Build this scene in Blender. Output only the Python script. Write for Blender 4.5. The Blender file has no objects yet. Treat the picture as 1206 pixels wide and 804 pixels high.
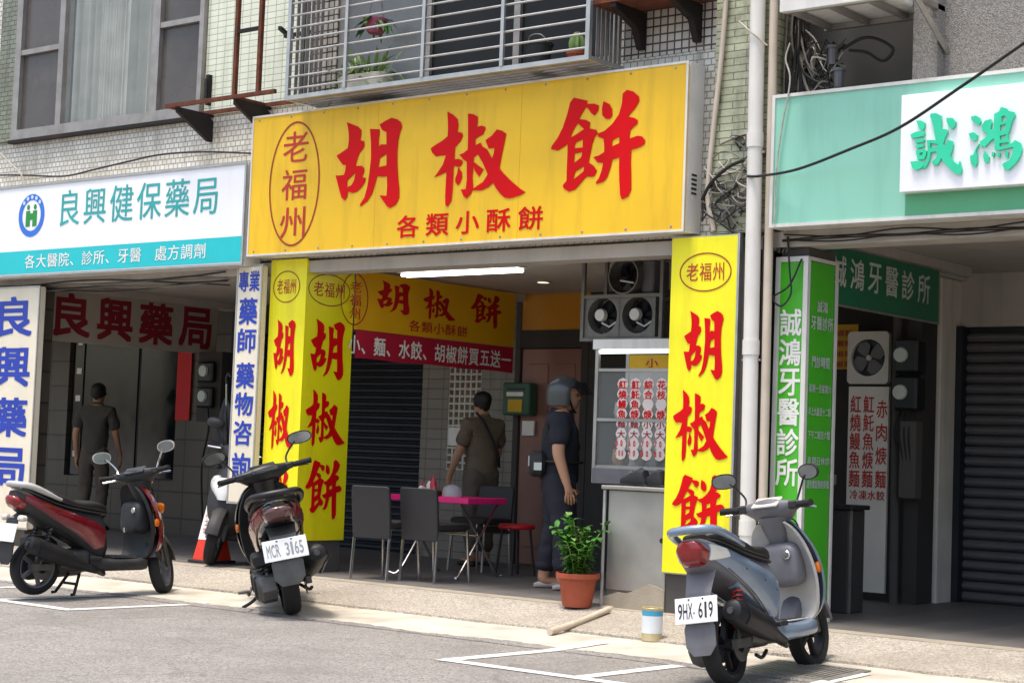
import bpy, bmesh, math, random
from mathutils import Vector, Matrix
from mathutils.geometry import tessellate_polygon
random.seed(7)
SC = bpy.context.scene
COL = SC.collection
PI = math.pi
rad = math.radians

# ------------------------------------------------------------------ camera, sky, sun, exposure
cam_d = bpy.data.cameras.new('camera')
cam_d.sensor_width = 36.0
cam_d.lens = 62.07
cam_d.clip_end = 3000
cam = bpy.data.objects.new('camera', cam_d)
COL.objects.link(cam)
_yaw, _pit, _roll = 0.674488, 0.063109, 0.037523
_f = Vector((-math.sin(_yaw)*math.cos(_pit), math.cos(_yaw)*math.cos(_pit), math.sin(_pit)))
_r = Vector((math.cos(_yaw), math.sin(_yaw), 0))
_u = _r.cross(_f)
_r2 = math.cos(_roll)*_r + math.sin(_roll)*_u
_u2 = math.cos(_roll)*_u - math.sin(_roll)*_r
_m = Matrix((( _r2.x, _u2.x, -_f.x, 7.1272), (_r2.y, _u2.y, -_f.y, -10.1493), (_r2.z, _u2.z, -_f.z, 1.1855), (0, 0, 0, 1)))
cam.matrix_world = _m
SC.camera = cam

SUN_EL, SUN_AZ = 76.0, 188.0      # degrees; azimuth clockwise from +Y, so 180 is the street side
world = bpy.data.worlds.new('World')
SC.world = world
world.use_nodes = True
wn, wl = world.node_tree.nodes, world.node_tree.links
wn.clear()
wo = wn.new('ShaderNodeOutputWorld')
bg = wn.new('ShaderNodeBackground')
sky = wn.new('ShaderNodeTexSky')
sky.sky_type = 'NISHITA'
sky.sun_disc = False
sky.sun_elevation = rad(SUN_EL)
sky.sun_rotation = rad(SUN_AZ)
sky.air_density = 1.2
sky.dust_density = 4.0
sky.ozone_density = 1.0
bg.inputs['Strength'].default_value = 0.15
wl.new(sky.outputs[0], bg.inputs[0])
wl.new(bg.outputs[0], wo.inputs[0])

sun_d = bpy.data.lights.new('sun', 'SUN')
sun_d.energy = 1.5
sun_d.angle = rad(11)
sun_d.color = (1.0, 0.95, 0.87)
sun = bpy.data.objects.new('sun', sun_d)
COL.objects.link(sun)
_d = Vector((math.sin(rad(SUN_AZ))*math.cos(rad(SUN_EL)), math.cos(rad(SUN_AZ))*math.cos(rad(SUN_EL)), math.sin(rad(SUN_EL))))
sun.rotation_euler = _d.to_track_quat('Z', 'Y').to_euler()
sun.location = _d*40

SC.view_settings.view_transform = 'Standard'
SC.view_settings.look = 'None'
SC.view_settings.gamma = 1.0
SC.view_settings.use_curve_mapping = False
SC.view_settings.exposure = 1.0
SC.cycles.max_bounces = 7
SC.cycles.diffuse_bounces = 4
SC.cycles.glossy_bounces = 3
SC.cycles.caustics_reflective = False
SC.cycles.caustics_refractive = False

# ------------------------------------------------------------------ helpers
def lin(c):
    return c/12.92 if c <= 0.04045 else ((c+0.055)/1.055)**2.4
def hx(s):
    s = s.lstrip('#')
    return tuple(lin(int(s[i:i+2], 16)/255) for i in (0, 2, 4))

MATS = {}
def M(name, col, rough=0.55, metal=0.0, var=0.12, scale=6.0, bump=0.0, bscale=60.0, stain=0.0, stain_col=(0.05, 0.04, 0.03),
      emit=0.0, alpha=None, trans=0.0, coat=0.0, streak=False, spec=0.5):
    """plain procedural material: colour, large soft noise, optional stains, fine bump"""
    if isinstance(col, str): col = hx(col)
    m = bpy.data.materials.new(name)
    m.use_nodes = True
    n, l = m.node_tree.nodes, m.node_tree.links
    b = n['Principled BSDF']
    tc = n.new('ShaderNodeTexCoord')
    nz = n.new('ShaderNodeTexNoise'); nz.inputs['Scale'].default_value = scale; nz.inputs['Detail'].default_value = 6
    l.new(tc.outputs['Object'], nz.inputs['Vector'])
    rp = n.new('ShaderNodeMapRange'); rp.inputs[1].default_value = 0.3; rp.inputs[2].default_value = 0.7
    rp.inputs[3].default_value = 1-var; rp.inputs[4].default_value = 1+var*0.5
    l.new(nz.outputs[0], rp.inputs[0])
    mx = n.new('ShaderNodeVectorMath'); mx.operation = 'SCALE'
    mx.inputs[0].default_value = col
    l.new(rp.outputs[0], mx.inputs['Scale'])
    out = mx.outputs[0]
    if stain > 0:
        n2 = n.new('ShaderNodeTexNoise'); n2.inputs['Scale'].default_value = 2.2; n2.inputs['Detail'].default_value = 8; n2.inputs['Roughness'].default_value = 0.65
        if streak:
            mp = n.new('ShaderNodeMapping'); mp.inputs['Scale'].default_value = (3.0, 3.0, 0.35)
            l.new(tc.outputs['Object'], mp.inputs[0]); l.new(mp.outputs[0], n2.inputs['Vector'])
        else:
            l.new(tc.outputs['Object'], n2.inputs['Vector'])
        r2 = n.new('ShaderNodeMapRange'); r2.inputs[1].default_value = 0.5; r2.inputs[2].default_value = 0.75; r2.inputs[3].default_value = 0; r2.inputs[4].default_value = stain
        l.new(n2.outputs[0], r2.inputs[0])
        ms = n.new('ShaderNodeMix'); ms.data_type = 'RGBA'
        l.new(r2.outputs[0], ms.inputs[0]); l.new(out, ms.inputs[6]); ms.inputs[7].default_value = (*stain_col, 1)
        out = ms.outputs[2]
    l.new(out, b.inputs['Base Color'])
    b.inputs['Metallic'].default_value = metal
    b.inputs['Specular IOR Level'].default_value = spec
    rr = n.new('ShaderNodeMapRange'); rr.inputs[3].default_value = max(0.03, rough-0.08); rr.inputs[4].default_value = min(1, rough+0.12)
    l.new(nz.outputs[0], rr.inputs[0]); l.new(rr.outputs[0], b.inputs['Roughness'])
    if coat: b.inputs['Coat Weight'].default_value = coat; b.inputs['Coat Roughness'].default_value = 0.08
    if emit:
        b.inputs['Emission Color'].default_value = (*col, 1); b.inputs['Emission Strength'].default_value = emit
    if alpha is not None: b.inputs['Alpha'].default_value = alpha
    if trans: b.inputs['Transmission Weight'].default_value = trans
    if bump:
        n3 = n.new('ShaderNodeTexNoise'); n3.inputs['Scale'].default_value = bscale; n3.inputs['Detail'].default_value = 4
        l.new(tc.outputs['Object'], n3.inputs['Vector'])
        bp = n.new('ShaderNodeBump'); bp.inputs['Strength'].default_value = bump; bp.inputs['Distance'].default_value = 0.01
        l.new(n3.outputs[0], bp.inputs['Height']); l.new(bp.outputs[0], b.inputs['Normal'])
    MATS[name] = m
    return m

def M_tile(name, c1, c2, grout, w, h, mortar=0.004, offset=0.0, rough=0.35, stain=0.35, grime='#5a5446', freq=1.2):
    """small ceramic wall tiles (too small in the picture to be pieces) with grime"""
    m = bpy.data.materials.new(name); m.use_nodes = True
    n, l = m.node_tree.nodes, m.node_tree.links
    b = n['Principled BSDF']
    g = n.new('ShaderNodeNewGeometry')
    sp = n.new('ShaderNodeSeparateXYZ'); l.new(g.outputs['Position'], sp.inputs[0])
    ad = n.new('ShaderNodeMath'); l.new(sp.outputs[0], ad.inputs[0]); l.new(sp.outputs[1], ad.inputs[1])
    cb = n.new('ShaderNodeCombineXYZ'); l.new(ad.outputs[0], cb.inputs[0]); l.new(sp.outputs[2], cb.inputs[1])
    br = n.new('ShaderNodeTexBrick')
    br.offset = offset
    br.inputs['Color1'].default_value = (*hx(c1), 1); br.inputs['Color2'].default_value = (*hx(c2), 1); br.inputs['Mortar'].default_value = (*hx(grout), 1)
    br.inputs['Scale'].default_value = 1.0
    br.inputs['Mortar Size'].default_value = mortar; br.inputs['Mortar Smooth'].default_value = 0.15
    br.inputs['Brick Width'].default_value = w; br.inputs['Row Height'].default_value = h
    l.new(cb.outputs[0], br.inputs['Vector'])
    nz = n.new('ShaderNodeTexNoise'); nz.inputs['Scale'].default_value = freq; nz.inputs['Detail'].default_value = 10; nz.inputs['Roughness'].default_value = 0.7
    l.new(g.outputs['Position'], nz.inputs['Vector'])
    mr = n.new('ShaderNodeMapRange'); mr.inputs[1].default_value = 0.42; mr.inputs[2].default_value = 0.72; mr.inputs[3].default_value = 0; mr.inputs[4].default_value = stain
    l.new(nz.outputs[0], mr.inputs[0])
    mx = n.new('ShaderNodeMix'); mx.data_type = 'RGBA'; l.new(mr.outputs[0], mx.inputs[0]); l.new(br.outputs[0], mx.inputs[6]); mx.inputs[7].default_value = (*hx(grime), 1)
    mp = n.new('ShaderNodeMapping'); mp.inputs['Scale'].default_value = (5.0, 5.0, 0.5); l.new(g.outputs['Position'], mp.inputs[0])
    n4 = n.new('ShaderNodeTexNoise'); n4.inputs['Scale'].default_value = 1.6; n4.inputs['Detail'].default_value = 8; n4.inputs['Roughness'].default_value = 0.6; l.new(mp.outputs[0], n4.inputs['Vector'])
    m4 = n.new('ShaderNodeMapRange'); m4.inputs[1].default_value = 0.52; m4.inputs[2].default_value = 0.72; m4.inputs[3].default_value = 0; m4.inputs[4].default_value = min(0.75, stain*1.1)
    l.new(n4.outputs[0], m4.inputs[0])
    x4 = n.new('ShaderNodeMix'); x4.data_type = 'RGBA'; l.new(m4.outputs[0], x4.inputs[0]); l.new(mx.outputs[2], x4.inputs[6]); x4.inputs[7].default_value = (*[q*0.55 for q in hx(grime)], 1)
    l.new(x4.outputs[2], b.inputs['Base Color'])
    b.inputs['Roughness'].default_value = rough
    bp = n.new('ShaderNodeBump'); bp.inputs['Strength'].default_value = 0.6; bp.inputs['Distance'].default_value = 0.004; bp.invert = True
    l.new(br.outputs['Fac'], bp.inputs['Height']); l.new(bp.outputs[0], b.inputs['Normal'])
    MATS[name] = m
    return m

def M_speckle(name, c1, c2, scale=90.0, rough=0.9, patch='#8a8478', pamt=0.5, bump=0.5, crack=0.0):
    """aggregate surfaces: asphalt, washed pebble concrete, pebbledash"""
    m = bpy.data.materials.new(name); m.use_nodes = True
    n, l = m.node_tree.nodes, m.node_tree.links
    b = n['Principled BSDF']
    g = n.new('ShaderNodeNewGeometry')
    vo = n.new('ShaderNodeTexVoronoi'); vo.inputs['Scale'].default_value = scale
    l.new(g.outputs['Position'], vo.inputs['Vector'])
    hs = n.new('ShaderNodeSeparateColor'); l.new(vo.outputs['Color'], hs.inputs[0])
    m1 = n.new('ShaderNodeMix'); m1.data_type = 'RGBA'; l.new(hs.outputs[0], m1.inputs[0])
    m1.inputs[6].default_value = (*hx(c1), 1); m1.inputs[7].default_value = (*hx(c2), 1)
    nz = n.new('ShaderNodeTexNoise'); nz.inputs['Scale'].default_value = 1.1; nz.inputs['Detail'].default_value = 9; nz.inputs['Roughness'].default_value = 0.62
    l.new(g.outputs['Position'], nz.inputs['Vector'])
    mr = n.new('ShaderNodeMapRange'); mr.inputs[1].default_value = 0.45; mr.inputs[2].default_value = 0.7; mr.inputs[3].default_value = 0; mr.inputs[4].default_value = pamt
    l.new(nz.outputs[0], mr.inputs[0])
    m2 = n.new('ShaderNodeMix'); m2.data_type = 'RGBA'; l.new(mr.outputs[0], m2.inputs[0]); l.new(m1.outputs[2], m2.inputs[6]); m2.inputs[7].default_value = (*hx(patch), 1)
    out = m2.outputs[2]
    if crack:
        v2 = n.new('ShaderNodeTexVoronoi'); v2.feature = 'DISTANCE_TO_EDGE'; v2.inputs['Scale'].default_value = 0.55
        wv = n.new('ShaderNodeTexNoise'); wv.inputs['Scale'].default_value = 3.0; wv.inputs['Detail'].default_value = 5
        l.new(g.outputs['Position'], wv.inputs['Vector'])
        va = n.new('ShaderNodeVectorMath'); va.operation = 'MULTIPLY_ADD'; l.new(wv.outputs['Color'], va.inputs[0]); va.inputs[1].default_value = (0.5, 0.5, 0.5); l.new(g.outputs['Position'], va.inputs[2])
        l.new(va.outputs[0], v2.inputs['Vector'])
        cr = n.new('ShaderNodeMapRange'); cr.inputs[1].default_value = 0.0; cr.inputs[2].default_value = 0.012; cr.inputs[3].default_value = crack; cr.inputs[4].default_value = 0
        l.new(v2.outputs['Distance'], cr.inputs[0])
        m3 = n.new('ShaderNodeMix'); m3.data_type = 'RGBA'; l.new(cr.outputs[0], m3.inputs[0]); l.new(out, m3.inputs[6]); m3.inputs[7].default_value = (0.03, 0.028, 0.025, 1)
        out = m3.outputs[2]
    l.new(out, b.inputs['Base Color'])
    b.inputs['Roughness'].default_value = rough
    bp = n.new('ShaderNodeBump'); bp.inputs['Strength'].default_value = bump; bp.inputs['Distance'].default_value = 0.006
    l.new(vo.outputs['Distance'], bp.inputs['Height']); l.new(bp.outputs[0], b.inputs['Normal'])
    MATS[name] = m
    return m

class MB:
    def __init__(s): s.v = []; s.f = []
    def add(s, vs, fs):
        n = len(s.v)
        s.v += [tuple(v) for v in vs]
        s.f += [tuple(i+n for i in f) for f in fs]
        return s
    def box(s, x0, x1, y0, y1, z0, z1):
        return s.add([(x0,y0,z0),(x1,y0,z0),(x1,y1,z0),(x0,y1,z0),(x0,y0,z1),(x1,y0,z1),(x1,y1,z1),(x0,y1,z1)],
                     [(3,2,1,0),(4,5,6,7),(0,1,5,4),(1,2,6,5),(2,3,7,6),(3,0,4,7)])
    def obox(s, c, size, rot=None):
        m = MB().box(-size[0]/2, size[0]/2, -size[1]/2, size[1]/2, -size[2]/2, size[2]/2)
        R = rot if rot is not None else Matrix.Identity(3)
        return s.add([Vector(c)+R@Vector(v) for v in m.v], m.f)
    def loft(s, rings, cap=True, closed=True):
        k = len(rings[0]); vs = [p for r in rings for p in r]; fs = []
        for i in range(len(rings)-1):
            for j in range(k if closed else k-1):
                a, b = i*k+j, i*k+(j+1) % k
                fs.append((a, b, b+k, a+k))
        if cap and closed:
            fs.append(tuple(range(k))[::-1]); fs.append(tuple(range((len(rings)-1)*k, len(rings)*k)))
        return s.add(vs, fs)
    def tube(s, pts, r, n=8, cap=True):
        pts = [Vector(p) for p in pts]
        rs = r if isinstance(r, (list, tuple)) else [r]*len(pts)
        up = None; rings = []
        for i, p in enumerate(pts):
            t = (pts[min(i+1, len(pts)-1)]-pts[max(i-1, 0)])
            if t.length < 1e-9: t = Vector((0, 0, 1))
            t.normalize()
            if up is None: up = Vector((0, 0, 1)) if abs(t.z) < 0.9 else Vector((0, 1, 0))
            a = t.cross(up)
            if a.length < 1e-6: a = t.orthogonal()
            a.normalize(); b = a.cross(t).normalized(); up = b
            rings.append([p + rs[i]*(math.cos(2*PI*k/n)*a + math.sin(2*PI*k/n)*b) for k in range(n)])
        return s.loft(rings, cap)
    def cyl(s, p0, p1, r0, r1=None, n=14): return s.tube([p0, p1], [r0, r0 if r1 is None else r1], n)
    def lathe(s, prof, c=(0,0,0), axis='z', n=24, a0=0.0, a1=2*PI):
        full = abs(a1-a0-2*PI) < 1e-6
        rings = []
        for k in range(n if full else n+1):
            a = a0+(a1-a0)*k/n
            ring = []
            for r, h in prof:
                u, w = r*math.cos(a), r*math.sin(a)
                p = (u, w, h) if axis == 'z' else ((h, u, w) if axis == 'x' else (u, h, w))
                ring.append((c[0]+p[0], c[1]+p[1], c[2]+p[2]))
            rings.append(ring)
        if full: rings.append(rings[0])
        return s.loft(rings, cap=False, closed=False)
    def poly(s, pts): return s.add(pts, [tuple(range(len(pts)))])
    def xf(s, mat): s.v = [tuple(mat @ Vector(v)) for v in s.v]; return s
    def join(s, o): return s.add(o.v, o.f)

ROOT = {}
def tag(o, label=None, cat=None, group=None, kind=None):
    if label: o['label'] = label
    if cat: o['category'] = cat
    if group: o['group'] = group
    if kind: o['kind'] = kind
    return o
def thing(name, label, cat, loc=(0,0,0), rot=None, group=None, local=False):
    o = bpy.data.objects.new(name, None); o.empty_display_size = 0.1
    COL.objects.link(o); o.location = loc
    if rot: o.rotation_euler = rot
    tag(o, label, cat, group)
    ROOT[o] = Vector((0,0,0)) if local else Vector(loc)
    return o
def build(mb, name, mat, parent=None, smooth=False, bevel=0.0, seg=1):
    """parent given: vertices are in world space (or in the thing's own space if it is 'local'); none: a top-level mesh"""
    vs = [Vector(v) for v in mb.v]
    if parent is not None:
        off = ROOT[parent]
    else:
        xs = [v.x for v in vs]; ys = [v.y for v in vs]; zs = [v.z for v in vs]
        off = Vector(((min(xs)+max(xs))/2, (min(ys)+max(ys))/2, min(zs)))
    me = bpy.data.meshes.new(name)
    me.from_pydata([tuple(v-off) for v in vs], [], mb.f)
    if bevel or smooth:
        bm = bmesh.new(); bm.from_mesh(me)
        bmesh.ops.remove_doubles(bm, verts=bm.verts, dist=1e-5)
        bmesh.ops.recalc_face_normals(bm, faces=bm.faces)
        if bevel: bmesh.ops.bevel(bm, geom=list(bm.edges), offset=bevel, segments=seg, affect='EDGES', clamp_overlap=True)
        bm.to_mesh(me); bm.free()
    if smooth:
        me.polygons.foreach_set('use_smooth', [True]*len(me.polygons))
        try: me.set_sharp_from_angle(angle=rad(40))
        except Exception: pass
    if mat is not None: me.materials.append(MATS[mat] if isinstance(mat, str) else mat)
    me.update()
    o = bpy.data.objects.new(name, me)
    COL.objects.link(o)
    if parent is not None: o.parent = parent; ROOT[o] = off
    else: o.location = off; ROOT[o] = off
    return o
def struct(mb, name, mat, **k): return tag(build(mb, name, mat, **k), kind='structure')
def box(name, mat, parent, x0, x1, y0, y1, z0, z1, bevel=0.0): return build(MB().box(x0,x1,y0,y1,z0,z1), name, mat, parent, bevel=bevel)
def share(o, name, parent, loc, rot=None):
    c = o.copy(); c.name = name; COL.objects.link(c); c.parent = parent; c.location = loc
    if rot: c.rotation_euler = rot
    return c
def spline(pts, n=8):
    """Catmull-Rom through the points"""
    P = [Vector(p) for p in pts]; P = [P[0]*2-P[1]]+P+[P[-1]*2-P[-2]]
    out = []
    for i in range(1, len(P)-2):
        for k in range(n):
            t = k/n
            out.append(0.5*((2*P[i])+(P[i+1]-P[i-1])*t+(2*P[i-1]-5*P[i]+4*P[i+1]-P[i+2])*t*t+(3*P[i]-P[i-1]-3*P[i+1]+P[i+2])*t**3))
    out.append(P[-2]); return out
def cring(y, cx, cz, hw, hh, e=2.6, n=20, a0=0, a1=2*PI):
    """superellipse ring standing in the x-z plane at y"""
    out = []
    full = abs(a1-a0-2*PI) < 1e-6
    for k in range(n if full else n+1):
        a = a0+(a1-a0)*k/n
        c, s_ = math.cos(a), math.sin(a)
        out.append((cx+hw*math.copysign(abs(c)**(2/e), c), y, cz+hh*math.copysign(abs(s_)**(2/e), s_)))
    return out

# ---- lettering
FRONT = lambda y: (Vector((0, y, 0)), Vector((1, 0, 0)), Vector((0, 0, 1)), Vector((0, -1, 0)))
RIGHT = lambda x: (Vector((x, 0, 0)), Vector((0, 1, 0)), Vector((0, 0, 1)), Vector((1, 0, 0)))
_gl = {}
def glyph(ch, bold):
    k = (ch, bold)
    if k in _gl: return _gl[k]
    cu = bpy.data.curves.new('t', 'FONT'); cu.body = ch; cu.size = 1.0; cu.offset = bold; cu.resolution_u = 3; cu.fill_mode = 'FRONT'; cu.dimensions = '2D'
    o = bpy.data.objects.new('t', cu); COL.objects.link(o)
    bpy.context.view_layer.update()
    me = bpy.data.meshes.new_from_object(o.evaluated_get(bpy.context.evaluated_depsgraph_get()))
    r = ([(v.co.x, v.co.y+0.12) for v in me.vertices], [tuple(p.vertices) for p in me.polygons])
    bpy.data.objects.remove(o); bpy.data.curves.remove(cu); bpy.data.meshes.remove(me)
    _gl[k] = r
    return r
def put(mb, ch, fr, u0, v0, w, h, bold=0.0, fit=False, lift=0.003, slant=0.0):
    vs, fs = glyph(ch, 0.0)
    if not vs: return
    if fit and ch == '-': fit = False
    if fit:
        xa, xb = min(p[0] for p in vs), max(p[0] for p in vs); ya, yb = min(p[1] for p in vs), max(p[1] for p in vs)
        if ch in '1I': q_ = (h/w)/(yb-ya); vs = [(0.5+(x-(xa+xb)/2)*q_, (y-ya)/(yb-ya)) for x, y in vs]
        else: vs = [((x-xa)/(xb-xa), (y-ya)/max(1e-6, yb-ya)) for x, y in vs]
    O, U, V, N = fr
    sh = [(0, 0)] if bold <= 0 else [(0, 0), (-bold, -bold), (bold, bold), (-bold, bold), (bold, -bold)] if bold > 0.009 else [(-bold, 0), (bold, 0.3*bold)]
    for i, (dx, dy) in enumerate(sh):                      # a heavier stroke: the glyph laid over itself a hair apart
        mb.add([O+U*(u0+w*(x+dx))+V*(v0+h*(y+dy)+slant*w*x)+N*(lift+0.0003*i) for x, y in vs], fs)
def chars(parent, mat, items, bold=0.0, fit=True, lift=0.003):
    """large characters, each a part of its own: (character, frame, u0, v0, width, height)"""
    for ch, fr, u0, v0, w, h in items:
        b_ = MB(); put(b_, ch, fr, u0, v0, w, h, bold, fit, lift); build(b_, 'character', mat, parent)
def line(mb, text, fr, u0, v0, w, h, bold=0.0, **k):
    """a horizontal line of equal cells from u0 over the width w"""
    c = w/len(text)
    for i, ch in enumerate(text):
        if ch != ' ': put(mb, ch, fr, u0+i*c, v0, c*0.96, h, bold, **k)
def column(mb, text, fr, u0, vtop, w, h, bold=0.0, **k):
    c = h/len(text)
    for i, ch in enumerate(text):
        if ch != ' ': put(mb, ch, fr, u0, vtop-(i+1)*c, w, c*0.94, bold, **k)
def cells(parent, mat, text, fr, u0, v0, w, h, bold=0.0, lift=0.003):
    c = w/len(text)
    chars(parent, mat, [(ch, fr, u0+i*c, v0, c*0.96, h) for i, ch in enumerate(text) if ch != ' '], bold, False, lift)
def brush(mb, ch, fr, boxuv=None, d=0.003, lift=0.003):
    """brush-written character from its outlines; boxuv None keeps the size it has on the big signboard"""
    polys = BRUSH[ch]
    xs = [p[0] for pl in polys for r in pl for p in r]; zs = [p[1] for pl in polys for r in pl for p in r]
    xa, xb, za, zb = min(xs), max(xs), min(zs), max(zs)
    O, U, V, N = fr
    def mp(p):
        if boxuv is None: u, v = p
        else:
            u0, v0, w, h = boxuv
            u, v = u0+(p[0]-xa)/(xb-xa)*w, v0+(p[1]-za)/(zb-za)*h
        return O+U*u+V*v
    for pl in polys:
        tris = tessellate_polygon([[Vector((p[0], p[1], 0)) for p in r] for r in pl])
        flat = [p for r in pl for p in r]
        mb.add([mp(p)+N*(lift+d) for p in flat], [tuple(t) for t in tris])
        for r in pl:
            k = len(r)
            mb.add([mp(p)+N*lift for p in r]+[mp(p)+N*(lift+d) for p in r], [(i, (i+1) % k, k+(i+1) % k, k+i) for i in range(k)])
def oval(mb, fr, cu, cv, ru, rv, t=0.012, lift=0.003, n=48):
    O, U, V, N = fr
    a = [O+U*(cu+ru*math.cos(2*PI*k/n))+V*(cv+rv*math.sin(2*PI*k/n))+N*lift for k in range(n)]
    b = [O+U*(cu+(ru-t)*math.cos(2*PI*k/n))+V*(cv+(rv-t)*math.sin(2*PI*k/n))+N*lift for k in range(n)]
    mb.add(a+b, [(k, (k+1) % n, n+(k+1) % n, n+k) for k in range(n)])
def disc(mb, fr, cu, cv, ru, rv, lift=0.003, n=32):
    O, U, V, N = fr
    mb.add([O+U*(cu+ru*math.cos(2*PI*k/n))+V*(cv+rv*math.sin(2*PI*k/n))+N*lift for k in range(n)], [tuple(range(n))])
def rect(mb, fr, u0, u1, v0, v1, lift=0.003):
    O, U, V, N = fr
    mb.add([O+U*a+V*b+N*lift for a, b in ((u0,v0),(u1,v0),(u1,v1),(u0,v1))], [(0,1,2,3)])
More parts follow.
